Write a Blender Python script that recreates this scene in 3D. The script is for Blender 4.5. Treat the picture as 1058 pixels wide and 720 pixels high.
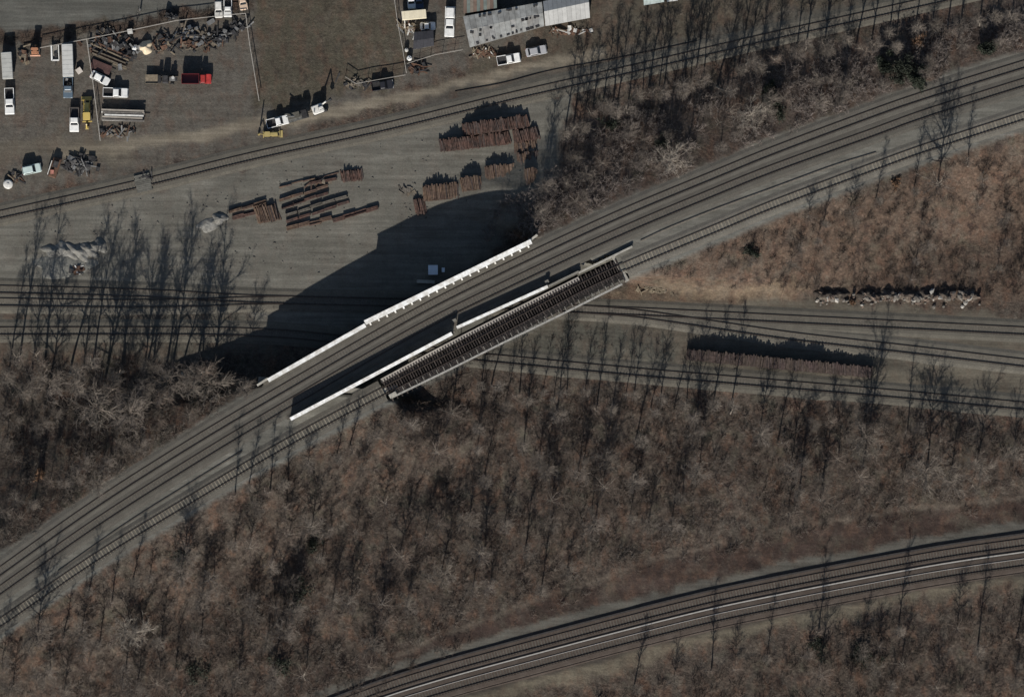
import bpy, math, random
import numpy as np
from mathutils import Vector, Matrix
PI = math.pi
R = math.radians
random.seed(7); np.random.seed(7)
for o in list(bpy.data.objects): bpy.data.objects.remove(o)
scn = bpy.context.scene
COL = scn.collection

# ---------------------------------------------------------------- camera
S = 0.2                      # metres per photograph pixel
CAMH = 1500.0
cam = bpy.data.cameras.new('camera'); camo = bpy.data.objects.new('camera', cam); COL.objects.link(camo)
camo.location = (0, 0, CAMH); camo.rotation_euler = (0, 0, 0)
cam.sensor_width = 36; cam.lens = 36 * CAMH / (1058 * S); cam.clip_start = 10; cam.clip_end = 4000
scn.camera = camo
# ---------------------------------------------------------------- light
SUN_EL, SUN_AZ = 30.0, 188.0
w = bpy.data.worlds.new('World'); scn.world = w; w.use_nodes = True
nt = w.node_tree
sky = nt.nodes.new('ShaderNodeTexSky'); sky.sky_type = 'NISHITA'; sky.sun_disc = False
sky.sun_elevation = R(SUN_EL); sky.sun_rotation = R(SUN_AZ)
nt.links.new(sky.outputs[0], nt.nodes['Background'].inputs[0]); nt.nodes['Background'].inputs[1].default_value = 0.062
sun = bpy.data.lights.new('sun', 'SUN'); sun.energy = 4.6; sun.angle = R(0.5); sun.color = (1, .95, .87)
suno = bpy.data.objects.new('sun', sun); COL.objects.link(suno)
d = Vector((-math.sin(R(SUN_AZ)) * math.cos(R(SUN_EL)), -math.cos(R(SUN_AZ)) * math.cos(R(SUN_EL)), -math.sin(R(SUN_EL))))
suno.rotation_euler = d.to_track_quat('-Z', 'Y').to_euler(); suno.location = (0, 0, 200)
vs = scn.view_settings
vs.view_transform = 'Standard'; vs.look = 'None'; vs.gamma = 1; vs.exposure = 0.42; vs.use_curve_mapping = False

# ---------------------------------------------------------------- helpers
def W(px, py, z=0.0):
    k = (CAMH - z) / CAMH
    return Vector(((px - 529) * S * k, (360 - py) * S * k, z))
def ang(x0, y0, x1, y1): return math.atan2(-(y1 - y0), x1 - x0)

MATS = {}
def mat(name, color, rough=.85, var=.25, scale=2.0, metal=0.0, bump=0.0, spec=.3, color2=None, scale2=None):
    """procedural surface: base colour broken up by two octaves of noise"""
    if name in MATS: return MATS[name]
    m = bpy.data.materials.new(name); m.use_nodes = True; n = m.node_tree; b = n.nodes['Principled BSDF']
    b.inputs['Roughness'].default_value = rough; b.inputs['Metallic'].default_value = metal
    b.inputs['Specular IOR Level'].default_value = spec
    tc = n.nodes.new('ShaderNodeNewGeometry')
    no = n.nodes.new('ShaderNodeTexNoise'); no.inputs['Scale'].default_value = scale; no.inputs['Detail'].default_value = 6
    n.links.new(tc.outputs['Position'], no.inputs['Vector'])
    mp = n.nodes.new('ShaderNodeMapRange'); mp.inputs[1].default_value = .3; mp.inputs[2].default_value = .7
    mp.inputs[3].default_value = 1 - var; mp.inputs[4].default_value = 1 + var
    n.links.new(no.outputs[0], mp.inputs[0])
    oi = n.nodes.new('ShaderNodeObjectInfo')
    mr = n.nodes.new('ShaderNodeMapRange'); mr.inputs[3].default_value = 1 - var * .7; mr.inputs[4].default_value = 1 + var * .7
    n.links.new(oi.outputs['Random'], mr.inputs[0])
    mu = n.nodes.new('ShaderNodeMath'); mu.operation = 'MULTIPLY'; n.links.new(mp.outputs[0], mu.inputs[0]); n.links.new(mr.outputs[0], mu.inputs[1])
    base = n.nodes.new('ShaderNodeRGB'); base.outputs[0].default_value = (*color, 1); src = base.outputs[0]
    if color2:
        no2 = n.nodes.new('ShaderNodeTexNoise'); no2.inputs['Scale'].default_value = scale2 or scale * .3; no2.inputs['Detail'].default_value = 4
        n.links.new(tc.outputs['Position'], no2.inputs['Vector'])
        m2 = n.nodes.new('ShaderNodeMapRange'); m2.inputs[1].default_value = .42; m2.inputs[2].default_value = .62; n.links.new(no2.outputs[0], m2.inputs[0])
        mx = n.nodes.new('ShaderNodeMix'); mx.data_type = 'RGBA'; n.links.new(m2.outputs[0], mx.inputs[0])
        mx.inputs[6].default_value = (*color, 1); mx.inputs[7].default_value = (*color2, 1); src = mx.outputs[2]
    sc = n.nodes.new('ShaderNodeVectorMath'); sc.operation = 'SCALE'; n.links.new(src, sc.inputs[0]); n.links.new(mu.outputs[0], sc.inputs[3])
    n.links.new(sc.outputs[0], b.inputs['Base Color'])
    if bump:
        bp = n.nodes.new('ShaderNodeBump'); bp.inputs['Strength'].default_value = bump; bp.inputs['Distance'].default_value = .1
        n.links.new(no.outputs[0], bp.inputs['Height']); n.links.new(bp.outputs[0], b.inputs['Normal'])
    MATS[name] = m
    return m

class MB:
    """collects solids; build() links them as one mesh object"""
    def __init__(s): s.v = []; s.f = []
    def box(s, c, sz, rz=0, taper=1.0, ry=0):
        x, y, z = sz[0] / 2, sz[1] / 2, sz[2] / 2
        M = Matrix.Translation(c) @ Matrix.Rotation(rz, 4, 'Z') @ Matrix.Rotation(ry, 4, 'Y')
        b = len(s.v)
        for k, t in ((-z, 1), (z, taper)):
            for q in ((-x, -y), (x, -y), (x, y), (-x, y)): s.v.append(M @ Vector((q[0] * t, q[1] * t, k)))
        s.f += [(b+3, b+2, b+1, b), (b+4, b+5, b+6, b+7), (b, b+1, b+5, b+4), (b+1, b+2, b+6, b+5), (b+2, b+3, b+7, b+6), (b+3, b, b+4, b+7)]
        return s
    def loft(s, rings, cap=True):
        b = len(s.v); n = len(rings[0])
        for r in rings: s.v += [Vector(p) for p in r]
        for i in range(len(rings) - 1):
            for j in range(n):
                a, c = b + i * n + j, b + i * n + (j + 1) % n
                s.f.append((a, c, c + n, a + n))
        if cap:
            s.f.append(tuple(range(b + n - 1, b - 1, -1))); e = b + (len(rings) - 1) * n; s.f.append(tuple(range(e, e + n)))
        return s
    def prism(s, poly, z0, z1):
        return s.loft([[(p[0], p[1], z0) for p in poly], [(p[0], p[1], z1) for p in poly]])
    def side(s, prof, y0, y1, inset=0.0):
        """x-z outline pushed along y"""
        return s.loft([[(p[0], y0, p[1]) for p in prof], [(p[0], y1, p[1]) for p in prof]])
    def tube(s, p0, p1, r0, r1=None, n=5, cap=True):
        r1 = r0 if r1 is None else r1
        p0 = Vector(p0); p1 = Vector(p1); a = (p1 - p0).normalized()
        u = a.orthogonal().normalized(); v = a.cross(u); rg = []
        for p, r in ((p0, r0), (p1, r1)):
            rg.append([p + u * (r * math.cos(2 * PI * k / n)) + v * (r * math.sin(2 * PI * k / n)) for k in range(n)])
        return s.loft(rg, cap)
    def build(s, name, m, parent=None, smooth=False, loc=None):
        me = bpy.data.meshes.new(name); me.from_pydata([tuple(q) for q in s.v], [], s.f); me.update()
        me.materials.append(m)
        if smooth: me.polygons.foreach_set('use_smooth', [True] * len(me.polygons))
        o = bpy.data.objects.new(name, me); COL.objects.link(o)
        if parent: o.parent = parent
        if loc is not None: o.location = loc
        return o
def tag(o, label, cat, group=None):
    o['label'] = label; o['category'] = cat
    if group: o['group'] = group
    return o
def thing(name, label, cat, loc=(0, 0, 0), rz=0, group=None):
    o = bpy.data.objects.new(name, None); COL.objects.link(o); o.empty_display_size = .2
    o.location = loc; o.rotation_euler = (0, 0, rz)
    return tag(o, label, cat, group)
def inst(name, me, parent, loc=(0, 0, 0), rz=0, sc=None, rot=None):
    o = bpy.data.objects.new(name, me); COL.objects.link(o); o.parent = parent; o.location = loc
    o.rotation_euler = rot if rot else (0, 0, rz)
    if sc: o.scale = sc
    return o
def mesh_np(name, V, F, m, smooth=False):
    me = bpy.data.meshes.new(name); n = len(F); k = F.shape[1]
    me.vertices.add(len(V)); me.vertices.foreach_set('co', V.astype(np.float32).ravel())
    me.loops.add(n * k); me.loops.foreach_set('vertex_index', F.astype(np.int32).ravel())
    me.polygons.add(n); me.polygons.foreach_set('loop_start', np.arange(0, n * k, k, dtype=np.int32))
    if smooth: me.polygons.foreach_set('use_smooth', np.ones(n, dtype=bool))
    me.update(calc_edges=True); me.validate(); me.materials.append(m)
    return me

# ---------------------------------------------------------------- lines measured on the photograph (pixels)
TA = [(-40, 231), (0, 222), (140, 191), (264, 161), (396, 132), (528, 100), (660, 70), (792, 39), (858, 24.5), (940, 6), (1100, -30)]
TB1 = [(-40, 620), (0, 590), (100, 519.5), (200, 456), (300, 397), (430, 323), (528, 274), (640, 221.7), (740, 180), (800, 155.5), (900, 118), (958, 98), (1058, 66.7), (1100, 54)]
TB2 = [(-40, 638), (0, 609.5), (100, 539.5), (200, 476), (300, 416), (430, 341), (528, 292), (640, 240), (740, 198), (800, 174), (900, 138), (958, 117), (1058, 85.5), (1100, 73)]
TC = [(-40, 668), (0, 643), (100, 575), (200, 514), (300, 455.5), (400, 402), (480, 361), (540, 329), (600, 297), (650, 273.5), (700, 252.5), (740, 236), (800, 211), (900, 173.5), (958, 152.5), (1058, 120), (1100, 107)]
TD1 = [(-40, 298), (0, 299), (150, 303), (230, 307.5), (280, 309.5), (440, 313), (560, 317), (600, 319.5), (690, 323.5), (820, 330), (930, 335.5), (1058, 342), (1100, 344)]
TD2 = [(-40, 311.5), (0, 312), (100, 313.5), (190, 313), (250, 311), (300, 310.2)]
TD3 = [(-40, 342), (0, 342), (235, 342.5), (350, 350), (480, 367), (528, 372), (660, 384.5), (792, 395.7), (925, 407), (1058, 419.5), (1100, 423)]
TE2 = [(600, 319.6), (650, 323.3), (690, 328.5), (740, 336), (820, 347.5), (930, 360), (1058, 375), (1100, 380)]
GB = [(300, 757), (380, 726), (443, 705.5), (531, 681), (700, 637), (800, 615), (958, 585), (1058, 570), (1110, 563)]
TG1 = [(x, y - 10) for x, y in GB]
TG2 = [(x, y + 10.5) for x, y in GB]
TRAIL = [(400, 682), (440, 664), (530, 627), (620, 597), (700, 572), (830, 542), (940, 527), (1058, 514), (1110, 508)]
TEM = [(a, (b + np.interp(a, [p[0] for p in TC], [p[1] for p in TC])) / 2) for a, b in TB2]

def dist_pl(X, Y, pl):
    D = np.full(X.shape, 1e9)
    for (x0, y0), (x1, y1) in zip(pl[:-1], pl[1:]):
        dx, dy = x1 - x0, y1 - y0
        t = np.clip(((X - x0) * dx + (Y - y0) * dy) / (dx * dx + dy * dy), 0, 1)
        D = np.minimum(D, np.hypot(X - x0 - t * dx, Y - y0 - t * dy))
    return D
def inside(X, Y, poly):
    r = np.zeros(X.shape, bool); n = len(poly)
    for i in range(n):
        x0, y0 = poly[i]; x1, y1 = poly[(i + 1) % n]
        if y0 == y1: continue
        r ^= ((Y < y0) != (Y < y1)) & (X < (x1 - x0) * (Y - y0) / (y1 - y0) + x0)
    return r
def sstep(a, b, x):
    t = np.clip((x - a) / (b - a), 0, 1); return t * t * (3 - 2 * t)
def pmask(X, Y, poly, feather=6):
    dd = dist_pl(X, Y, list(poly) + [poly[0]]); sd = np.where(inside(X, Y, poly), dd, -dd)
    return sstep(-feather, feather, sd)
def vnoise(X, Y, cell, seed):
    rs = np.random.RandomState(seed); g = rs.rand(128, 128)
    u = X / cell; v = Y / cell; i = np.floor(u).astype(int); j = np.floor(v).astype(int)
    a = u - i; b = v - j; a = a * a * (3 - 2 * a); b = b * b * (3 - 2 * b)
    f = lambda p, q: g[p % 128, q % 128]
    return (f(i, j) * (1 - a) + f(i + 1, j) * a) * (1 - b) + (f(i, j + 1) * (1 - a) + f(i + 1, j + 1) * a) * b

# ---------------------------------------------------------------- ground: one sheet, embankment and cutting modelled in it
H0 = 7.5
def yW(x): return 394 + (x - 278) * .115
def yE(x): return 250 + (x - 548) * .38
PIT = [(556, 301), (598, 280.5), (631.5, 263.5), (648, 291), (600, 318)]
def zA(X): return 4.6 * sstep(490, 940, X)
def height(X, Y):
    de = np.minimum.reduce([dist_pl(X, Y, TB1), dist_pl(X, Y, TB2), dist_pl(X, Y, TC), dist_pl(X, Y, TEM)]) * S - 2.7
    t = np.clip(1 - de / 18.5, 0, 1); h = t * .75 + .25 * t * t * (3 - 2 * t)
    soft = .7 + np.clip(de, 0, 8) * 1.0
    sw = (Y - yW(X)) * .99 * S; se = (yE(X) - Y) * .935 * S
    g = np.maximum(np.clip(sw / soft, 0, 1), np.clip(se / soft, 0, 1))
    h = h * g
    h = np.where(inside(X, Y, PIT), 0, h)
    h = h * np.clip((dist_pl(X, Y, TA) * S - 1.8) / 9, 0, 1)
    for tr in (TD1, TD3, TE2): h = h * sstep(2.2, 8, dist_pl(X, Y, tr) * S)
    hb = zA(X) * np.where(Y < np.interp(X, [p[0] for p in TB1], [p[1] for p in TB1]), 1, 0)
    h = hb + (H0 - hb) * h
    rough = np.clip(np.maximum(de, 0) / 6, 0, 1)
    for tr in (TA, TD1, TD2, TD3, TE2, TG1, TG2): rough = np.minimum(rough, np.clip((dist_pl(X, Y, tr) * S - 2.2) / 4, 0, 1))
    n = (vnoise(X, Y, 42, 1) - .5) * 1.0 + (vnoise(X, Y, 17, 2) - .5) * .45 + (vnoise(X, Y, 7, 3) - .5) * .18
    wood = np.clip((Y - 345) / 40, 0, 1) + .22
    return h + n * rough * np.clip(wood, 0, 1)
st = 3.0
gx = np.concatenate([[-3000, -1500, -700, -300, -150, -80], np.arange(-45, 1105, st), [1140, 1210, 1360, 1760, 2560, 4060]])
gy = np.concatenate([[-3000, -1500, -700, -300, -150, -80], np.arange(-45, 768, st), [800, 870, 1020, 1420, 2220, 3720]])
GX, GY = np.meshgrid(gx, gy); GZ = height(GX, GY)
def zat(px, py):
    return float(height(np.array([float(px)]), np.array([float(py)]))[0])
def G(px, py, dz=0.0):
    z = zat(px, py) + dz; return W(px, py, z)

C3 = lambda *c: np.array(c)
base = np.zeros(GX.shape + (3,)); base[:] = (.062, .05, .041)
lit = np.ones(GX.shape)
wob = (vnoise(GX, GY, 9, 11) - .5) * 9 + (vnoise(GX, GY, 30, 12) - .5) * 14
XW = GX + wob; YW = GY + (vnoise(GX, GY, 9, 13) - .5) * 9 + (vnoise(GX, GY, 30, 14) - .5) * 12
def paint(m, c, l=None):
    global base, lit
    base = base * (1 - m[..., None]) + C3(*c) * m[..., None]
    if l is not None: lit = lit * (1 - m) + l * m
paint(pmask(XW, YW, [(545, 215), (575, 130), (700, 95), (860, 45), (1120, -30), (1120, 60), (900, 120), (640, 215)], 8), (.08, .063, .053), .9)
paint(pmask(XW, YW, [(-80, -80), (700, -80), (700, 20), (480, 70), (264, 150), (130, 180), (-80, 226)], 6), (.085, .078, .067), .45)
paint(pmask(XW, YW, [(520, -80), (1100, -80), (1100, -40), (850, 22), (600, 78), (480, 100), (480, 60), (560, 45)], 6), (.07, .06, .046), .55)
paint(pmask(XW, YW, [(262, -80), (404, -80), (416, 72), (395, 93), (340, 100), (270, 118)], 4), (.062, .055, .041), .6)
paint(pmask(XW, YW, [(-80, 236), (0, 226), (264, 166), (396, 137), (528, 106), (600, 92), (580, 140), (566, 200), (545, 225), (430, 330), (250, 350), (-80, 335)], 5), (.112, .107, .092), .14)
paint(pmask(XW, YW, [(-80, 318), (250, 318), (300, 365), (200, 372), (-80, 362)], 8), (.072, .066, .054), .5)
paint(pmask(GX, YW, [(-80, -80), (255, -80), (255, -4), (120, 20), (0, 37), (-80, 50)], 2), (.083, .082, .073), .05)
paint(1 - sstep(4, 8, dist_pl(XW, YW, [(-80, 55), (0, 44), (120, 27), (255, 5)])), (.05, .038, .03), .9)
paint((1 - sstep(3, 9, dist_pl(GX, YW * .5 + GY * .5, [(60, 160), (130, 150), (200, 142), (270, 129), (340, 116), (430, 98), (520, 78), (620, 55)]))) * .95, (.155, .135, .105), .1)
paint((1 - sstep(6, 14, dist_pl(XW, YW, [(-60, 180), (40, 150), (130, 160)]))) * .5, (.11, .095, .072), .1)
paint((1 - sstep(5, 12, dist_pl(GX, YW, [(440, 110), (528, 88), (660, 58), (800, 24), (900, 2)]))) * .7, (.06, .058, .052), .2)
paint(pmask(XW, YW, [(560, 312), (800, 308), (1120, 330), (1120, 432), (900, 412), (700, 392), (480, 380), (480, 360)], 6), (.092, .082, .065), .25)
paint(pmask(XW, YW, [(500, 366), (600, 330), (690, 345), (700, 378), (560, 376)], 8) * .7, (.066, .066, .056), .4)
paint(pmask(XW, YW, [(650, 285), (800, 228), (960, 175), (1120, 125), (1120, 318), (840, 305), (650, 312)], 7), (.088, .063, .048), .95)
paint(pmask(XW, YW, [(620, 298), (700, 290), (830, 296), (820, 308), (660, 310)], 6), (.125, .095, .067), .6)
dcor = np.minimum.reduce([dist_pl(GX, GY, t) for t in (TB1, TB2, TC, TEM)])
paint(1 - sstep(12, 17, dcor + wob * .35), (.112, .108, .094), .06)
paint((1 - sstep(3, 7, dist_pl(GX, GY, [(a, b + 12) for a, b in TC]))) * .6, (.115, .115, .105), .05)
dg = dist_pl(GX, GY, GB)
below = GY > np.interp(GX, [p[0] for p in GB], [p[1] for p in GB])
paint(np.where(below, 1 - sstep(26, 44, dg + wob), 0), (.115, .1, .075), .35)
paint(1 - sstep(22, 27, dg + wob * .3), (.052, .045, .038), .1)
paint((1 - sstep(3.5, 6.5, dist_pl(GX, YW * .3 + GY * .7, [(a, b - 27) for a, b in GB]))) * .9, (.088, .085, .074), .05)
paint((1 - sstep(5, 14, dist_pl(XW, YW, [(a, b - 42) for a, b in GB]))) * .8, (.036, .026, .022), .9)
paint(pmask(XW * .5 + GX * .5, YW * .5 + GY * .5, [(a, b + 4) for a, b in TRAIL] + [(a, b - 33) for a, b in GB[::-1] if a > 390], 4) * .85, (.04, .028, .024), .5)
paint((1 - sstep(1.2, 3.6, dist_pl(GX, GY * .6 + YW * .4, TRAIL))) * .6, (.115, .095, .076), .4)
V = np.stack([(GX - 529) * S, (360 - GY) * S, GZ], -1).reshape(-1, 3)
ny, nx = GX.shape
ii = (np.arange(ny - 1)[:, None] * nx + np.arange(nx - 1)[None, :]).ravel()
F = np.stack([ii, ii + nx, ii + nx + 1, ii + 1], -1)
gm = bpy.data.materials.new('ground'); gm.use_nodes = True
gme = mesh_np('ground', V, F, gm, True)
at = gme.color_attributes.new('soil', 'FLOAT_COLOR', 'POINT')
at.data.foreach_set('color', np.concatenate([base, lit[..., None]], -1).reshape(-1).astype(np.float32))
go = bpy.data.objects.new('ground', gme); COL.objects.link(go); go['kind'] = 'structure'
n = gm.node_tree; L = n.links.new; b = n.nodes['Principled BSDF']; b.inputs['Roughness'].default_value = .95; b.inputs['Specular IOR Level'].default_value = .1
at = n.nodes.new('ShaderNodeAttribute'); at.attribute_name = 'soil'
gp = n.nodes.new('ShaderNodeNewGeometry')
def noise(sc, det=5, rough=.6, stretch=None):
    q = n.nodes.new('ShaderNodeTexNoise'); q.inputs['Scale'].default_value = sc; q.inputs['Detail'].default_value = det; q.inputs['Roughness'].default_value = rough
    if stretch:
        mp = n.nodes.new('ShaderNodeMapping'); mp.inputs['Scale'].default_value = stretch[:3]; mp.inputs['Rotation'].default_value = (0, 0, stretch[3]); L(gp.outputs['Position'], mp.inputs[0]); L(mp.outputs[0], q.inputs['Vector'])
    else: L(gp.outputs['Position'], q.inputs['Vector'])
    return q.outputs[0]
def rng(src, a, b_, c, d_):
    q = n.nodes.new('ShaderNodeMapRange'); q.inputs[1].default_value = a; q.inputs[2].default_value = b_; q.inputs[3].default_value = c; q.inputs[4].default_value = d_; L(src, q.inputs[0]); return q.outputs[0]
def mth(op, a, b_):
    q = n.nodes.new('ShaderNodeMath'); q.operation = op
    for i, s_ in enumerate((a, b_)):
        if isinstance(s_, (int, float)): q.inputs[i].default_value = s_
        else: L(s_, q.inputs[i])
    return q.outputs[0]
def mixc(f, a, b_):
    q = n.nodes.new('ShaderNodeMix'); q.data_type = 'RGBA'; L(f, q.inputs[0])
    for i, s_ in ((6, a), (7, b_)):
        if isinstance(s_, tuple): q.inputs[i].default_value = (*s_, 1)
        else: L(s_, q.inputs[i])
    return q.outputs[2]
litter = at.outputs['Alpha']
c = at.outputs['Color']
# leaf litter: rust, straw, green-grey and dark patches where the attribute says woodland
c = mixc(mth('MULTIPLY', litter, rng(noise(.35, 6, .65, (1, .6, 1, .1)), .48, .62, 0, .8)), c, (.092, .057, .041))
c = mixc(mth('MULTIPLY', litter, rng(noise(.28, 6, .65, (1, .7, 1, -.1)), .5, .66, 0, .7)), c, (.082, .072, .06))
c = mixc(mth('MULTIPLY', litter, rng(noise(.21, 5), .54, .7, 0, .7)), c, (.062, .06, .045))
c = mixc(mth('MULTIPLY', litter, rng(noise(.6, 6, .7), .55, .72, 0, .75)), c, (.105, .088, .07))
c = mixc(mth('MULTIPLY', litter, rng(noise(.5, 6, .65, (1, .75, 1, 0)), .5, .66, 0, .8)), c, (.028, .021, .019))
fine = rng(noise(2.3, 8, .85), .34, .66, .4, 1.6)
fine2 = rng(noise(.9, 5, .65), .32, .68, .72, 1.28)
k1 = mth('MULTIPLY', fine, fine2)
broad = rng(noise(.06, 4), .3, .7, .84, 1.16)
ruts = mth('MULTIPLY', rng(noise(.5, 5, .65, (.1, 2.6, 1, .24)), .35, .65, .82, 1.18), rng(noise(.45, 5, .65, (.14, 2.0, 1, -.12)), .35, .65, .86, 1.14))
pale = mth('MULTIPLY', rng(noise(.13, 5, .6), .5, .72, 1, 1.3), rng(noise(.32, 6, .7), .55, .75, 1, .68))
soft = mth('MULTIPLY', mth('MULTIPLY', ruts, pale), mth('MULTIPLY', rng(noise(3.2, 6, .85), .3, .7, .68, 1.32), rng(noise(.25, 5, .6, (.35, 1.6, 1, .25)), .3, .7, .88, 1.12)))
mxk = n.nodes.new('ShaderNodeMix'); L(litter, mxk.inputs[0]); L(soft, mxk.inputs[2]); L(mth('MULTIPLY', k1, broad), mxk.inputs[3])
sc = n.nodes.new('ShaderNodeVectorMath'); sc.operation = 'SCALE'; L(c, sc.inputs[0]); L(mxk.outputs[0], sc.inputs[3])
L(sc.outputs[0], b.inputs['Base Color'])
bp = n.nodes.new('ShaderNodeBump'); bp.inputs['Distance'].default_value = .35; L(rng(litter, 0, 1, .12, .8), bp.inputs['Strength']); L(noise(1.5, 7, .7), bp.inputs['Height']); L(bp.outputs[0], b.inputs['Normal'])

# ---------------------------------------------------------------- materials
RAIL = mat('rail_steel', (.035, .026, .021), .6, .3, 3)
RAILL = mat('worn_rail', (.32, .3, .28), .4, .2, 3, .4)
TIED = mat('dark_sleeper', (.084, .075, .063), .9, .4, 3)
TIEL = mat('pale_sleeper', (.165, .148, .118), .9, .3, 3)
TIER = mat('rusty_sleeper', (.074, .043, .034), .9, .45, 2, color2=(.052, .036, .031), scale2=.6)
TIEB = mat('brown_sleeper', (.1, .066, .046), .9, .4, 2, color2=(.075, .05, .04), scale2=.6)
BALL = mat('ballast', (.09, .083, .071), .95, .3, 6, color2=(.104, .097, .083), scale2=.5, bump=.3)
BALLB = mat('brown_ballast', (.062, .048, .039), .95, .3, 6, color2=(.075, .06, .05), scale2=.5, bump=.3)
BALLY = mat('yard_ballast', (.082, .075, .062), .95, .3, 6, color2=(.096, .088, .072), scale2=.5, bump=.3)
DECKB = mat('deck_ballast', (.112, .104, .088), .95, .3, 5, color2=(.08, .07, .058), scale2=.4, bump=.3)
WHITE = mat('white_girder_paint', (.76, .76, .74), .6, .14, 2.5, color2=(.56, .54, .5), scale2=.9)
CONC = mat('concrete', (.3, .285, .25), .9, .2, 1.5)
CONCD = mat('weathered_concrete', (.17, .16, .14), .9, .25, 1.5)
STEELD = mat('dark_bridge_steel', (.035, .03, .03), .7, .3, 2)
BARK = mat('bark', (.085, .07, .058), .95, .3, 3)
TWIG = mat('twigs', (.122, .104, .09), .95, .35, .8)
TWIGR = mat('reddish_twigs', (.103, .08, .066), .95, .35, .8)
TWIGG = mat('grey_twigs', (.142, .122, .104), .95, .3, .8)

# ---------------------------------------------------------------- railway tracks
def smooth_line(pts, zf, step=1.0):
    P = [W(x, y, 0) for x, y in pts]
    Q = [P[0] * 2 - P[1]] + P + [P[-1] * 2 - P[-2]]; out = []
    for i in range(1, len(Q) - 2):
        n_ = max(2, int((Q[i + 1] - Q[i]).length / step))
        for k in range(n_):
            t = k / n_; a, b_, c_, d_ = Q[i - 1], Q[i], Q[i + 1], Q[i + 2]
            out.append(.5 * ((2 * b_) + (c_ - a) * t + (2 * a - 5 * b_ + 4 * c_ - d_) * t * t + (3 * b_ - a - 3 * c_ + d_) * t ** 3))
    out.append(P[-1])
    res = []
    for p in out:
        z = zf(p.x / S + 529) if callable(zf) else zf
        q = p * ((CAMH - z) / CAMH); q.z = z; res.append(q)
    return res
def normals(L_):
    N = []
    for i in range(len(L_)):
        t = L_[min(i + 1, len(L_) - 1)] - L_[max(i - 1, 0)]; t.z = 0; t.normalize(); N.append(Vector((-t.y, t.x, 0)))
    return N
def sweep(L_, prof):
    """profile [(offset, z)] swept along a line"""
    m = MB(); N = normals(L_)
    m.loft([[p + nn * o + Vector((0, 0, z)) for o, z in prof] for p, nn in zip(L_, N)]); return m
def resample(L_, sp):
    out = []; acc = 0; N = normals(L_)
    for i in range(len(L_) - 1):
        a, b_ = L_[i], L_[i + 1]; l = (b_ - a).length
        while acc <= l:
            p = a.lerp(b_, acc / l); t = (b_ - a); out.append((p, math.atan2(t.y, t.x))); acc += sp
        acc -= l
    return out
tie_me = {}
def tie_mesh(m, l=2.6, wd=.25, h=.18):
    k = (m.name, l, wd, h)
    if k not in tie_me:
        q = MB(); q.box((0, 0, 0), (wd, l, h)); o = q.build('sleeper', m); tie_me[k] = o.data; bpy.data.objects.remove(o)
    return tie_me[k]
def rail_prof(o, z, r=.07, h=.165):
    return [(o - r, z), (o + r, z), (o + r * .45, z + h * .45), (o + r * .6, z + h), (o - r * .6, z + h), (o - r * .45, z + h * .45)]
def track(label, pts, zf, ball, tie, singles=False, sp=.62, skip=None, rails=(RAIL, RAIL), bw=1.75, ball_span=None):
    L_ = smooth_line(pts, zf)
    t = thing('railway_track', label, 'railway track', L_[len(L_) // 2] * 1.0, 0, 'railway tracks')
    off = L_[len(L_) // 2]; LL = [p - off for p in L_]
    segs = [LL] if not ball_span else [[p for p in LL if (p.x + off.x) < ball_span[0]], [p for p in LL if (p.x + off.x) > ball_span[1]]]
    for s_ in segs:
        if len(s_) > 2: sweep(s_, [(-bw - .9, -.08), (bw + .9, -.08), (bw, .13), (1.0, .165), (.86, .1), (-.86, .1), (-1.0, .165), (-bw, .13)]).build('ballast_bed', ball, t)
    for sgn, rm in zip((1, -1), rails): sweep(LL, rail_prof(sgn * .7525, .14)).build('rail', rm, t)
    pos = [(p, a) for p, a in resample(LL, sp) if not (skip and skip[0] < p.x + off.x < skip[1])]
    if singles:
        me = tie_mesh(tie)
        for p, a in pos: inst('sleeper', me, t, p + Vector((0, random.uniform(-.04, .04), .06)), a + random.uniform(-.025, .025))
    else:
        m = MB()
        for p, a in pos: m.box(p + Vector((0, 0, .06)), (.23, 2.6, .17), a + random.uniform(-.02, .02))
        o = m.build('sleepers', tie, t); o['kind'] = 'stuff'
    return t
ZB = H0 + .02
track('single grey ballasted track running along the top beside the dirt road', TA, lambda x: .02 + float(zA(np.array(x))), BALLY, TIED)
track('northernmost track on the raised line, beside the long white girder', TB1, ZB, BALL, TIED)
track('middle track on the raised line, between the white bridge girders', TB2, ZB, BALL, TIED)
bx0, bx1 = W(399, 0).x, W(643, 0).x
track('southernmost raised track with pale sleepers crossing the open deck bridge', TC, ZB, BALL, TIEL, True, .74, (bx0, bx1), ball_span=(bx0, bx1), bw=1.5)
track('low yard track passing beneath the bridge below the rubble heap', TD1, .02, BALLY, TIED)
track('low yard siding at the left edge joining its neighbour before the bridge', TD2, .012, BALLY, TIED)
track('lowest yard track under the bridge, south of the long sleeper pile', TD3, .02, BALLY, TIED)
track('diverging yard track north of the long dark sleeper pile', TE2, .016, BALLY, TIED)
track('northern track of the pair in the bottom right corner', TG1, .02, BALLB, TIED)
g2 = track('southern track of the bottom right pair with bright worn rail', TG2, .02, BALLB, TIED, rails=(RAILL, RAIL))
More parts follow.
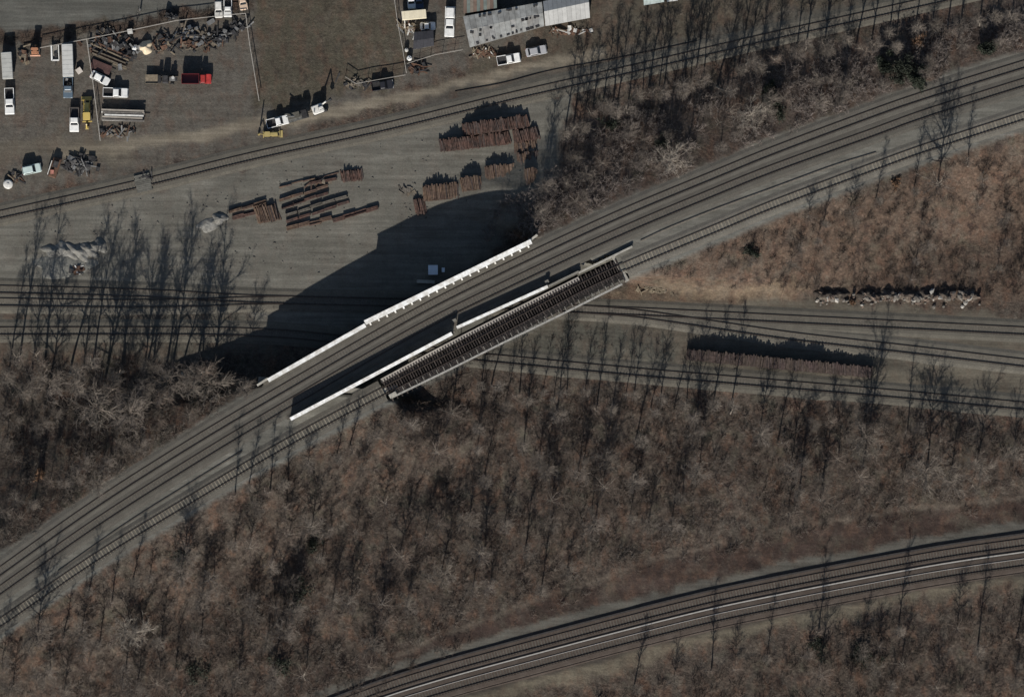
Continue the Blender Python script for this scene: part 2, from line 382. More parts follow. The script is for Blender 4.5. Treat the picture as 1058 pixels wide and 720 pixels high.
# conductor rails with covers beside the bottom tracks
def strip(name, label, cat, pts, zf, prof, m, group=None):
    L_ = smooth_line(pts, zf); off = L_[len(L_) // 2] * 1.0
    t = thing(name, label, cat, off, 0, group); LL = [p - off for p in L_]
    sweep(LL, prof).build('cover_board', m, t)
    q = MB()
    for p, a in resample(LL, 3.0): q.box(p + Vector((0, 0, .16)), (.18, .2, .32), a)
    q.build('brackets', STEELD, t)['kind'] = 'stuff'
    return t
strip('conductor_rail', 'bright pale conductor rail cover running between the two bottom tracks', 'conductor rail', GB, .02, [(-.12, .3), (.12, .3), (.12, .42), (-.12, .42)], mat('pale_cover', (.3, .29, .27), .6, .15, 2))
strip('conductor_rail', 'dark conductor rail cover north of the bottom tracks', 'conductor rail', [(a, b - 19) for a, b in GB], .02, [(-.16, .22), (.16, .22), (.16, .38), (-.16, .38)], mat('dark_cover', (.03, .027, .026), .8, .3, 2))
Lg = smooth_line([(a, b + 3.2) for a, b in GB], .03); off = Lg[20] * 1.0
tag(sweep([p - off for p in Lg], [(-.4, 0), (.4, 0), (.35, .1), (-.35, .1)]).build('cable_trough', mat('oily_ballast', (.018, .016, .016), .9, .3, 4), None, loc=off), 'black cable trough running between the two bottom tracks', 'cable trough')
Lg = smooth_line([(a, b + 21.5) for a, b in GB], .02); off = Lg[20] * 1.0
tag(sweep([p - off for p in Lg], rail_prof(0, .0, .06, .16)).build('spare_rail', RAIL, None, loc=off), 'thin dark spare rail lying along the south side of the bottom tracks', 'rail')
Lg = smooth_line([(470, 95), (520, 86), (570, 73), (640, 60), (720, 43)], lambda x: .02 + float(zA(np.array(x)))); off = Lg[20] * 1.0
tag(sweep([p - off for p in Lg], rail_prof(0, .0, .06, .16)).build('spare_rail', RAIL, None, loc=off), 'thin dark spare rail lying on the dirt north of the top track', 'rail')
Lg = smooth_line([(662, 249), (690, 236), (740, 216), (800, 194), (860, 172), (905, 158)], ZB); off = Lg[20] * 1.0
tag(sweep([p - off for p in Lg], [(-.18, 0), (.18, 0), (.12, .16), (-.12, .16)]).build('cable_trough', TIED, None, loc=off), 'dark cable trough on the gravel east of the bridge between raised tracks', 'cable trough')
Lg = smooth_line([(60, 590), (130, 541), (200, 497), (250, 466)], ZB); off = Lg[10] * 1.0
tag(sweep([p - off for p in Lg], [(-.16, 0), (.16, 0), (.12, .16), (-.12, .16)]).build('cable_trough', TIED, None, loc=off), 'dark cable trough on the gravel west of the bridge beside pale sleepers', 'cable trough')

# ---------------------------------------------------------------- bridges
def girder(parent, a, b_, wd, z0, z1, m, braces=0, brace_side=-1, name='girder'):
    A, B = W(*a, z1), W(*b_, z1); l = (B - A).length; r = math.atan2(B.y - A.y, B.x - A.x); c_ = (A + B) / 2
    g = MB(); g.box((0, 0, (z0 - z1) / 2), (l, .1, z1 - z0 - .16))
    for x in np.arange(-l / 2 + .5, l / 2, 1.75): g.box((x, 0, (z0 - z1) / 2), (.05, .4, z1 - z0 - .18))
    o = g.build(name, m, parent); o.location = c_ - parent.location; o.rotation_euler.z = r
    f = MB(); f.box((0, 0, -.04), (l, wd, .08)); f.box((0, 0, z0 - z1 + .04), (l, wd * .8, .08))
    f.build('flange', m, o)
    if braces:
        q = MB(); s_ = brace_side; w2 = wd / 2
        q.loft([[(-.16, s_ * w2 * .8, -.02), (-.16, s_ * (w2 + .2), -.06), (-.16, s_ * (w2 + .5), z0 - z1 + 1.0), (-.16, s_ * w2 * .8, z0 - z1 + 1.0)],
                [(.16, s_ * w2 * .8, -.02), (.16, s_ * (w2 + .2), -.06), (.16, s_ * (w2 + .5), z0 - z1 + 1.0), (.16, s_ * w2 * .8, z0 - z1 + 1.0)]])
        first = q.build('knee_brace', m, o); xs = np.arange(-l / 2 + .9, l / 2 - .4, l / braces); first.location.x = xs[0]
        for x in xs[1:]: inst('knee_brace', first.data, o, (x, 0, 0))
    else:
        q = MB(); q.box((0, 0, (z0 - z1) / 2), (.12, wd * .9, z1 - z0 - .2)); e = q.build('end_post', m, o); e.location.x = -l / 2 + .1
        inst('end_post', e.data, o, (l / 2 - .1, 0, 0))
    return o
br = thing('railway_bridge', 'long bridge with white plate girders carrying two ballasted tracks', 'bridge', W(430, 338, 0))
girder(br, (277, 393), (377.5, 336), .85, 5.6, 9.0, WHITE)
girder(br, (377, 333.5), (549, 249.5), 1.0, 5.6, 10.5, WHITE, 20, -1)
girder(br, (300, 433), (467, 344.5), .72, 5.6, 10.1, WHITE)
girder(br, (472, 338.5), (566, 296), .62, 5.6, 9.1, WHITE)
girder(br, (567, 295.5), (598, 280.5), .4, 5.6, 8.5, CONCD)
q = MB(); off = br.location
dk = [(272, 396), (330, 364), (377, 337), (430, 308.5), (500, 274), (552, 249), (600, 268), (600, 279.5), (566, 296), (520, 317), (470, 341), (400, 380), (330, 418), (298, 434), (280, 420)]
q.prism([(W(x, y, 7) - off)[:2] for x, y in dk][::-1], 6.2, H0 + .015); q.build('deck', DECKB, br)
for nm, pl in (('west', [(268, 392), (400, 407.5)]), ('east', [(545, 249), (604, 271.5)])):
    A, B = W(*pl[0], 0), W(*pl[1], 0); q = MB(); q.box((0, 0, 3.6), ((B - A).length, 1.2, 7.2))
    o = q.build('abutment', CONCD, br); o.location = (A + B) / 2 - off; o.rotation_euler.z = math.atan2(B.y - A.y, B.x - A.x)
for (x0, y0), (x1, y1) in (((376, 334), (470, 342)),):
    A, B = W(x0, y0, 0), W(x1, y1, 0); q = MB(); q.box((0, 0, 3.0), ((B - A).length, 1.3, 6.0)); o = q.build('pier', CONCD, br); o.location = (A + B) / 2 - off; o.rotation_euler.z = math.atan2(B.y - A.y, B.x - A.x)
for px, py in ((469.5, 331), (565, 291)):
    q = MB(); q.box((0, 0, .55), (.7, .5, 1.1), R(27)); q.box((0, 0, 1.15), (.8, .6, .1), R(27)); o = q.build('splice_post', CONCD, br); o.location = W(px, py, H0) - off
# wing walls
for lab, a, b_, wd, hh in (('short pale wing wall at the north-east end of the white girder', (547, 249), (555, 243), .35, 1.0),
                      ('short pale wing wall at the south-west end of the north girder', (266, 398), (277, 391), .35, .7),
                      ('pale low retaining wall with black shadow east of the bridge pit', (598, 282), (653, 255), .3, .55)):
    A, B = W(*a, H0), W(*b_, H0); q = MB(); q.box((0, 0, hh / 2 - .4), ((B - A).length, wd, hh + .8)); q.box((0, 0, hh + .03), ((B - A).length + .1, wd + .12, .1))
    tag(q.build('wing_wall', CONC, None, loc=(A + B) / 2), lab, 'wall').rotation_euler.z = math.atan2(B.y - A.y, B.x - A.x)
# open deck bridge
ob = thing('open_deck_bridge', 'narrow open deck bridge with dark sleepers and thin south walkway', 'bridge', W(520, 331, 0)); off = ob.location
LC = [p for p in smooth_line(TC, ZB) if bx0 < p.x < bx1]; LO = [p - off for p in LC]
for s_ in (1, -1): sweep(LO, [(s_ * 1.0 - .22, -1.9), (s_ * 1.0 + .22, -1.9), (s_ * 1.0 + .22, -.0), (s_ * 1.0 - .22, -.0)]).build('girder', STEELD, ob)
me = tie_mesh(mat('bridge_sleeper', (.019, .015, .014), .9, .6, 2), 3.6, .27, .22)
me2 = tie_mesh(mat('long_bridge_sleeper', (.042, .034, .03), .9, .6, 2), 4.9, .25, .22)
q = MB()
for p, a in resample(LO, 2.4):
    for s_ in (1, -1):
        nn = Vector((-math.sin(a), math.cos(a), 0)); tt = Vector((math.cos(a), math.sin(a), 0))
        q.tube(p + nn * 1.9 * s_ + Vector((0, 0, -1.0)), p - nn * 1.9 * s_ + tt * 2.3 + Vector((0, 0, -1.0)), .14, n=4)
q.build('cross_bracing', STEELD, ob)
sweep(LO, [(-2.3, -1.98), (2.3, -1.98), (2.3, -1.92), (-2.3, -1.92)]).build('deck_shade_sheet', mat('shade_black', (.012, .011, .011), .8, .3, 2), ob)  # added near-black sheet so the gaps between sleepers look shaded
sweep([W(x, y, 5.8) - off for x, y in ((402, 390), (470, 352), (540, 316), (598, 287))], [(-.9, 0), (.75, 0), (.75, .08), (-.9, .08)]).build('gap_shade_strip', mat('shade_black', (.012, .011, .011)), ob)  # added black strip standing in for the shade between the two bridges
rp = resample(LO, .56)
for i, (p, a) in enumerate(rp): inst('sleeper', me2 if i % 2 == 0 else me, ob, p + Vector((math.sin(a), -math.cos(a), 0)) * (.3 if i % 2 == 0 else 0) + Vector((0, 0, .03)), a + random.uniform(-.02, .02))
NW = [W(x, y, ZB) - off for x, y in ((394, 393), (440, 368), (480, 347), (540, 316.5), (598, 287.5))]
sweep(NW, [(-.42, .22), (.34, .22), (.34, .3), (-.42, .3)]).build('walkway', mat('grey_walkway', (.3, .275, .245), .85, .25, 1.5), ob)
q = MB()
for p, a in resample(NW, .62): q.box(p + Vector((math.sin(a), -math.cos(a), 0)) * .3 + Vector((0, 0, .3)), (.3, .62, .12), a)
q.build('walkway_brackets', STEELD, ob)['kind'] = 'stuff'
SW = [W(x, y, ZB) - off for x, y in ((404, 411), (460, 384), (520, 354), (580, 325), (643, 293.5))]
wk = sweep(SW, [(-.2, .2), (.2, .2), (.2, .28), (-.2, .28)]).build('walkway', mat('pale_walkway', (.27, .26, .24), .85, .2, 1.5), ob)
br_me = MB().box((0, 0, 0), (.16, 1.1, .1)).build('bracket', CONCD); bm_ = br_me.data; bpy.data.objects.remove(br_me)
for p, a in resample(SW, 1.55):
    nn = Vector((-math.sin(a), math.cos(a), 0)); inst('bracket', bm_, ob, p + nn * .62 + Vector((0, 0, .15)), a)
hr = MB()
for p, a in resample(SW, 2.2):
    nn = Vector((math.sin(a), -math.cos(a), 0)); hr.tube(p + nn * .18 + Vector((0, 0, .25)), p + nn * .18 + Vector((0, 0, 1.25)), .03, n=4)
for a_, b_ in zip(SW[:-1], SW[1:]): hr.tube(a_ + Vector((.08, -.16, 1.25)), b_ + Vector((.08, -.16, 1.25)), .03, n=4)
hr.build('handrail', CONC, ob)
for a_, b_, hh in (((394, 404), (411, 399), 7.3), ((632, 264), (648, 291), 7.45)):
    A, B = W(*a_, 0), W(*b_, 0); q = MB(); q.box((0, 0, hh / 2), ((B - A).length, .8, hh)); o = q.build('abutment', CONC, ob); o.location = (A + B) / 2 - off; o.rotation_euler.z = math.atan2(B.y - A.y, B.x - A.x)
q = MB(); q.box((0, 0, .4), (1.6, .9, .8), R(28)); o = q.build('bearing_block', CONC, ob); o.location = W(406, 408, 7.2) - off
# ---------------------------------------------------------------- stacked sleepers and timber in the yard
def tie_pile(label, a, b_, tl=2.6, hgt=1.2, m=TIER, tilt=0.0, group='sleeper piles', ragged=.35, seed=0):
    rs = random.Random(seed); A, B = G(*a), G(*b_); A.z = B.z = min(A.z, B.z); l = (B - A).length; rz = math.atan2(B.y - A.y, B.x - A.x)
    t = thing('sleeper_pile', label, 'sleeper pile', (A + B) / 2, rz, group)
    n_ = max(2, int(l / .29)); low = MB(); mes = [tie_mesh(m, tl, .26, .2), tie_mesh(m, tl * .93, .24, .2), tie_mesh(mat('old_dark_sleeper', (.055, .042, .038), .9, .4, 2), tl, .25, .2), tie_mesh(mat('old_tan_sleeper', (.1, .07, .052), .9, .4, 2) if m.name == 'brown_sleeper' else m, tl * 1.04, .26, .2)]; lev = hgt
    for i in range(n_):
        x = -l / 2 + (i + .5) * l / n_
        env = min(1, .45 + 1.6 * min(i, n_ - 1 - i) / n_ * 2)
        lev += rs.uniform(-.28, .28); lev = min(max(lev, hgt * (1 - ragged)), hgt * (1 + ragged * .5))
        k = max(1, int(lev * env / .2))
        for j in range(k - 1): low.box((x + rs.uniform(-.02, .02), rs.uniform(-.14, .14), .1 + j * .2), (.25, tl, .19), tilt + rs.uniform(-.03, .03))
        inst('sleeper', rs.choice(mes + mes[:2]), t, (x, rs.uniform(-.3, .3), .1 + (k - 1) * .2 + rs.uniform(0, .05)), rot=(rs.uniform(-.04, .04), rs.uniform(-.2, .2), tilt + rs.gauss(0, .06)))
    if low.v: low.build('lower_sleepers', m, t)['kind'] = 'stuff'
    return t
PILES = [
 ('front row of reddish sleepers in the big pile below the top track', (454, 151), (527, 142.5), 2.5, 1.45, TIER, .06),
 ('back row of reddish sleepers in the big pile below the top track', (478, 134.5), (546, 125), 2.5, 2.1, TIER, .06),
 ('short row of sleepers at the right end of the big pile', (530, 142), (557, 137), 2.5, 1.1, TIER, .04),
 ('brown sleeper row below the right end of the big pile', (531, 153), (558, 150), 2.2, .9, TIEB, .04),
 ('lowest brown sleeper row at the right end of the big pile', (534, 164), (559, 161), 2.2, .7, TIEB, .03),
 ('narrow sleeper bundle at the tip of the bridge shadow', (428, 214), (440, 213), 3.2, 1.0, TIER, .1),
 ('tan brown curved row of sleepers just above the bridge shadow', (437, 200.5), (475, 196.5), 3.1, 1.3, TIEB, -.03),
 ('small sleeper bundle between two brown rows above the bridge shadow', (476, 191), (499, 188.5), 2.8, 1.2, TIEB, .08),
 ('tan sleeper row above the bridge shadow, left of the big trees', (501, 178.5), (534, 176.5), 2.7, 1.3, TIEB, .0),
 ('dim sleeper bundle in the shade beside the trees', (541, 183), (555, 182), 3.4, .9, TIEB, .0),
 ('bundle of brown sleepers at the left end of the timber rows', (264, 223), (288, 219), 3.4, .9, TIEB, .14),
 ('small reddish sleeper heap at the top right of the timber rows', (352, 183), (375, 180), 2.2, .9, TIER, .0),
 ('very long low sleeper pile with black shadow between the right hand tracks', (709, 366), (901, 384.5), 2.2, 2.55, mat('dull_red_sleeper', (.06, .045, .037), .9, .45, 2, color2=(.06, .042, .038), scale2=.4), .02)]
for i, p in enumerate(PILES): tie_pile(p[0], p[1], p[2], p[3], p[4], p[5], p[6], seed=i)
def timber_row(label, a, b_, wide=3, lay=2, ln=2.6, m=TIER, seed=0, name='timber_row'):
    rs = random.Random(seed); A, B = G(*a), G(*b_); l = (B - A).length; rz = math.atan2(B.y - A.y, B.x - A.x)
    t = thing(name, label, 'timber row', (A + B) / 2, rz, 'timber rows in the yard')
    k = max(1, round(l / ln)); me = tie_mesh(m, ln * .97, .25, .2)
    for i in range(k):
        sh = rs.uniform(-.15, .15)
        for j in range(wide):
            for q in range(lay - (rs.random() < .3)):
                inst('timber', me, t, (-l / 2 + (i + .5) * l / k + rs.uniform(-.1, .1), (j - (wide - 1) / 2) * .3 + sh, .1 + q * .21), PI / 2 + rs.uniform(-.03, .03))
    return t
ROWS = [((236, 219.5), (275, 207.5), 3, 3), ((240.5, 225), (263, 219), 3, 2), ((289, 208), (339, 192.5), 2, 3), ((291, 215), (339, 199.5), 2, 3), ((294.5, 222.5), (359, 202.5), 2, 3),
        ((295.5, 229.5), (361, 208.5), 2, 3), ((297, 236.5), (342, 225.5), 3, 3), ((344, 228), (390, 214), 3, 3), ((289, 193.5), (350, 178.5), 1, 2), ((318, 190), (349, 184), 2, 3)]
NMS = ['upper long brown row of timbers left of the sleeper bundle', 'short brown row of timbers left of the sleeper bundle', 'top full row of the dark timber rows in the yard', 'second dark timber row from the top in the yard', 'third dark timber row, tall, reaching far right',
       'fourth dark timber row, below the tall one', 'lowest left reddish wide timber row in the yard', 'lowest right timber row, reaching closest to the bridge shadow', 'thin single line of timbers above all other rows', 'short timber row beside the small reddish sleeper heap']
for i, (r_, nm) in enumerate(zip(ROWS, NMS)): timber_row(nm, r_[0], r_[1], r_[2], r_[3], m=TIER if i % 2 else TIED if i in (4,) else TIEB, seed=i)

# ---------------------------------------------------------------- heaps, rubble, scrap
def heap_mesh(rx, ry, h, seed, ridges=0, ns=.25):
    rs = np.random.RandomState(seed); nr, na = 12, 36; V = [(0, 0, 0)]; F_ = []
    ph = rs.rand(6) * 6.28
    def zz(x, y, r):
        z = h * (1 - r) ** .8 * (1 + ns * math.sin(x * 2.1 + ph[0]) * math.cos(y * 2.7 + ph[1]))
        if ridges: z *= .45 + .55 * abs(math.sin((x * .8 + y * .9) * ridges + ph[2]))
        return z + .05 * math.sin(x * 7 + ph[3]) * math.sin(y * 6 + ph[4]) * (1 - r)
    V[0] = (0, 0, zz(0, 0, 0))
    for i in range(1, nr + 1):
        for k in range(na):
            a = 2 * PI * k / na; r = i / nr; q = 1 + .16 * math.sin(3 * a + ph[5]) + .1 * math.sin(5 * a + ph[1])
            x, y = rx * r * q * math.cos(a), ry * r * q * math.sin(a); V.append((x, y, zz(x, y, r) if i < nr else -.15))
    m = MB(); m.v = [Vector(v) for v in V]
    for k in range(na): m.f.append((0, 1 + k, 1 + (k + 1) % na))
    for i in range(nr - 1):
        for k in range(na):
            a, b_ = 1 + i * na + k, 1 + i * na + (k + 1) % na; m.f.append((a, a + na, b_ + na, b_))
    return m
SAND = mat('pale_gravel', (.165, .16, .147), .95, .2, 3, bump=.3, color2=(.125, .12, .108), scale2=1.2)
def heap(label, px, py, rx, ry, h, m, rz=0, seed=1, ridges=0, name='gravel_heap', cat='heap', group=None):
    o = heap_mesh(rx, ry, h, seed, ridges).build(name, m, None, True, G(px, py)); o.rotation_euler.z = rz; return tag(o, label, cat, group)
for i, (x, y, rx, ry, h, rz_, lb) in enumerate([(54, 259, 2.3, 1.3, .7, -8, 'leftmost pale gravel heap in the row at the left of the yard'), (68, 259, 2.8, 1.3, .8, -33, 'second pale gravel heap in the row at the left of the yard'), (81, 260, 2.9, 1.3, .85, -33, 'third pale gravel heap in the row, above the rusty scrap'),
        (92, 258, 2.5, 1.2, .75, -30, 'fourth pale gravel heap in the row at the left of the yard'), (102, 254, 1.9, 1.5, .95, -10, 'rightmost pale gravel heap in the row at the left of the yard'), (216, 232, 2.6, 1.5, .5, 20, 'pale gravel heap at the left end of the timber rows'), (227, 226, 1.7, 1.2, .9, 10, 'small pale gravel heap touching the timber rows')]):
    heap(lb, x, y, rx, ry, h, SAND, R(rz_), i + 3, group='pale gravel heaps')
heap('flat spread of pale grey gravel below the row of heaps', 66, 275, 6.5, 2.6, .25, mat('grey_gravel', (.12, .118, .105), .95, .2, 3, bump=.3), 0, 31)
import bmesh
rock_me = []
for m_ in (mat('grey_rock', (.12, .108, .094), .9, .35, 2), mat('pale_rock', (.28, .265, .24), .9, .3, 2), mat('brown_rock', (.1, .075, .06), .9, .35, 2)):
    for s_ in range(3):
        bm = bmesh.new(); bmesh.ops.create_icosphere(bm, subdivisions=1, radius=1)
        for v in bm.verts: v.co *= random.uniform(.7, 1.25); v.co.z *= .75
        me = bpy.data.meshes.new('rock'); bm.to_mesh(me); bm.free(); me.materials.append(m_); rock_me.append(me)
rb = thing('rubble_pile', 'long pile of broken pale rubble and dark spoil at the foot of the right slope', 'rubble', G(925, 309)); off = rb.location
rs = random.Random(5); low = MB()
for i in range(150):
    x = rs.uniform(842, 1012); y = 309 + max(-8, min(8, rs.gauss(0, 3.4))); r = rs.uniform(.25, .8) * (1.2 if y < 310 else .8)
    p = G(x, y) - off; inst('rock', rs.choice(rock_me + rock_me[6:] * 2 + rock_me[:3]), rb, p + Vector((0, 0, r * .35 + max(0, 310 - abs(y - 306) * 2 - 300) * .05)), rot=(rs.uniform(0, 6), rs.uniform(0, 6), rs.uniform(0, 6)), sc=(r, r * rs.uniform(.6, 1), r * .8))
for i in range(8):
    x = 850 + i * 21 + rs.uniform(-6, 6); o = heap_mesh(rs.uniform(1.6, 2.6), 1.3, rs.uniform(1.0, 1.9), 50 + i).build('spoil_mound', mat('dark_spoil', (.045, .036, .03), .95, .4, 2, color2=(.09, .075, .06), scale2=1), rb, True); o.location = G(x, 305) - off
RUST = mat('rust', (.105, .06, .04), .85, .4, 2, color2=(.08, .045, .03), scale2=1)
WOODT = mat('weathered_wood', (.13, .108, .082), .9, .35, 2)
BLK = mat('black_rubber', (.02, .02, .021), .8, .3, 4)
GREYP = mat('grey_metal', (.14, .14, .138), .6, .25, 2)
DKM = mat('dark_scrap', (.028, .027, .028), .8, .5, 2)
TAN = mat('tan_junk', (.17, .14, .1), .9, .3, 2)
BLUEJ = mat('blue_junk', (.055, .065, .08), .7, .3, 2)
WH = mat('white_paint', (.66, .66, .64), .45, .14, 1.5, spec=.5)
WHD = mat('dirty_white', (.5, .49, .46), .7, .2, 1.5)
def scrap(label, px, py, rx, ry, n_, mats, seed, hmax=.9, name='scrap_heap', rz=0, bigf=1.0):
    rs = random.Random(seed); c_ = G(px, py); t = thing(name, label, 'scrap', c_, rz)
    for i in range(int(n_ * 1.8)):
        x, y = rs.gauss(0, rx * .52) * S, rs.gauss(0, ry * .45) * S; k = rs.random(); m = MB(); h = rs.uniform(.15, hmax)
        if k < .4:
            l = rs.uniform(1.0, 2.8) * bigf; m.box((0, 0, 0), (l, rs.uniform(.15, .35), .12)); nm = 'plank'
        elif k < .6:
            l = rs.uniform(.8, 2.4); m.tube((-l / 2, 0, 0), (l / 2, 0, 0), rs.uniform(.06, .16), n=7); nm = 'pipe'
        elif k < .8:
            s1, s2 = rs.uniform(.6, 1.5) * bigf, rs.uniform(.5, 1.1) * bigf
            m.loft([[(-s1 / 2, -s2 / 2, 0), (s1 / 2, -s2 / 2, .05), (s1 / 2, s2 / 2, 0), (-s1 / 2, s2 / 2, .12)], [(-s1 / 2, -s2 / 2, .04), (s1 / 2, -s2 / 2, .09), (s1 / 2, s2 / 2, .04), (-s1 / 2, s2 / 2, .16)]]); nm = 'sheet'
        else:
            s1 = rs.uniform(.4, 1.0) * bigf; m.box((0, 0, 0), (s1, s1 * rs.uniform(.6, 1.2), h), 0, rs.uniform(.7, 1)); nm = 'crate'
        o = m.build(nm, rs.choice(mats), t); o.location = (x, y, h * .5 if nm == 'crate' else rs.uniform(.08, h)); o.rotation_euler = (0, 0 if nm == 'crate' else rs.uniform(-.25, .25), rs.uniform(0, 6.28))
    return t
scrap('dark scrap heap in the fenced yard corner above the timber stack', 112, 45, 20, 9, 46, [DKM, DKM, DKM, GREYP, RUST, TAN], 1, 1.3)
scrap('dark scrap and pallets left of the cream tarp mound', 132, 50, 9, 12, 26, [DKM, DKM, GREYP, DKM], 2, 1.6)
scrap('brown scrap scattered right of the cream tarp mound', 168, 46, 12, 10, 30, [RUST, WOODT, DKM, DKM, TAN], 3, 1.0)
scrap('grey scrap below the back fence with pale blue pieces', 196, 32, 14, 10, 30, [DKM, GREYP, BLUEJ, WOODT, DKM], 4, 1.0)
scrap('long dark scrap and brush line right of the fenced yard', 236, 33, 20, 8, 46, [DKM, DKM, DKM, GREYP], 5, 1.2, rz=R(25))
scrap('brown scrap line at the middle of the back fence', 205, 46, 26, 6, 32, [DKM, RUST, WOODT, DKM], 6, .8)
scrap('rusty scrap on the dirt at the upper left', 24, 58, 5, 9, 14, [RUST, WOODT, DKM, TAN], 7, .8)
scrap('junk below the plank trailer by the fence', 122, 137, 14, 5, 24, [DKM, RUST, WOODT, GREYP], 8, .6)
scrap('grey steel lattice scrap heap by the lower left of the lot', 82, 170, 14, 9, 60, [DKM, DKM, GREYP, mat('dull_steel', (.09, .085, .08), .7, .3, 2)], 9, .9, bigf=1.25)
scrap('pale broken timber and bricks in front of the corrugated building', 503, 55, 14, 4, 30, [TAN, WOODT, WHD, RUST], 10, .5)
scrap('reddish rubbish along the front of the gabled roof building', 590, 33, 24, 3, 30, [RUST, RUST, WHD, WOODT], 11, .4)
scrap('rusty scrap beside the pale round tank at the left edge', 17, 184, 6, 5, 14, [RUST, TAN, DKM], 12, .8)
scrap('small rusty scrap with a white piece below the gravel heaps', 81, 279, 5, 3, 12, [RUST, RUST, DKM, WHD], 13, .6)
scrap('heap of stones and junk beside the cream trailer', 422, 29, 7, 6, 22, [TAN, WHD, RUST, GREYP], 14, .7)
scrap('dim brown scrap beside the fence by the dark shed', 431, 71, 9, 5, 26, [RUST, DKM, DKM, RUST], 15, .9)
scrap('brown broken branches and scrap near the small heap of the timber rows', 330, 188, 10, 4, 16, [TIEB, DKM, WOODT], 16, .5)
scrap('fallen pale branches on the bare slope right of the open deck bridge', 676, 299, 18, 3, 18, [TAN, TAN, WOODT], 17, .3, name='branch_litter')
scrap('scattered dark junk at the roadside at the top left', 110, 33, 10, 3, 14, [DKM, DKM, WOODT], 18, .8)
scrap('small black pieces standing in for a shadow right of the tall fence corner', 178, 17, 4, 3, 10, [DKM], 19, 1.8)  # black pieces added in place of a dark block of shadow
scrap('dark junk along the fence at the field corner', 368, 86, 14, 6, 16, [DKM, TIED, WOODT], 20, .6)
scrap('broken sleepers lying in the yard by the bushes', 420, 197, 6, 3, 8, [TIED, WOODT], 21, .3)

# ---------------------------------------------------------------- vehicles
GLASS = mat('dark_glass', (.012, .014, .018), .12, .05, 1, spec=.6)
CHROME = mat('chrome', (.4, .4, .4), .3, .1, 1, .8)
LAMP = mat('headlamp', (.6, .6, .58), .25, .05, 1)
TAIL = mat('tail_lamp', (.25, .015, .012), .3, .05, 1)
def shape_ring(x0, x1, w_, z, r=.12, fx=.0):
    """rounded rectangle in plan at height z"""
    pts = []
    for cx, cy, a0 in ((x1 - r, w_ - r, 0), (x0 + r, w_ - r, 90), (x0 + r, -w_ + r, 180), (x1 - r, -w_ + r, 270)):
        for k in range(3): a = R(a0 + 45 * k); pts.append((cx + r * math.cos(a), cy + r * math.sin(a), z))
    return pts
def wheels(t, xs, w_, r=.37):
    q = MB(); q.tube((0, -.13, 0), (0, .13, 0), r, n=14); o = q.build('wheel', BLK); me = o.data; bpy.data.objects.remove(o)
    q = MB(); q.tube((0, -.145, 0), (0, .145, 0), r * .55, n=10); o = q.build('rim', GREYP); rm = o.data; bpy.data.objects.remove(o)
    for x in xs:
        for s_ in (1, -1): inst('rim', rm, inst('wheel', me, t, (x, s_ * (w_ - .12), r)))
def pane(t, name, quad, m=GLASS, shrink=.86, off=.02):
    P = [Vector(p) for p in quad]; c_ = sum(P, Vector()) / 4; nn = (P[1] - P[0]).cross(P[3] - P[0]).normalized()
    if nn.dot(c_ - Vector((c_.x * .3, 0, .8))) < 0: nn = -nn
    P = [c_ + (p - c_) * shrink for p in P]
    MB().loft([[p - nn * .01 for p in P], [p + nn * off for p in P]]).build(name, m, t)
def cabin(t, xb0, xb1, xt0, xt1, w_, z0, z1, paint, name='cabin'):
    wt = w_ - .16
    c_ = MB().loft([shape_ring(xb0, xb1, w_, z0), shape_ring(xt0, xt1, wt, z1 - .05), shape_ring(xt0 + .08, xt1 - .08, wt - .08, z1)]).build(name, paint, t, False)
    b = [(xb1, -w_, z0), (xb1, w_, z0), (xt1, wt, z1 - .05), (xt1, -wt, z1 - .05)]; pane(t, 'windscreen', b, shrink=.88)
    b = [(xb0, w_, z0), (xb0, -w_, z0), (xt0, -wt, z1 - .05), (xt0, wt, z1 - .05)]; pane(t, 'rear_window', b, shrink=.84)
    for s_ in (1, -1): pane(t, 'side_window', [(xb0, s_ * w_, z0), (xb1, s_ * w_, z0), (xt1, s_ * wt, z1 - .05), (xt0, s_ * wt, z1 - .05)], shrink=.8)
def lamps(t, xf, xr, w_, z):
    q = MB().box((0, 0, 0), (.08, .34, .18)); o = q.build('headlight', LAMP); me = o.data; bpy.data.objects.remove(o)
    q = MB().box((0, 0, 0), (.06, .22, .26)); o = q.build('tail_light', TAIL); me2 = o.data; bpy.data.objects.remove(o)
    for s_ in (1, -1): inst('headlight', me, t, (xf, s_ * (w_ - .25), z)); inst('tail_light', me2, t, (xr, s_ * (w_ - .18), z + .05))
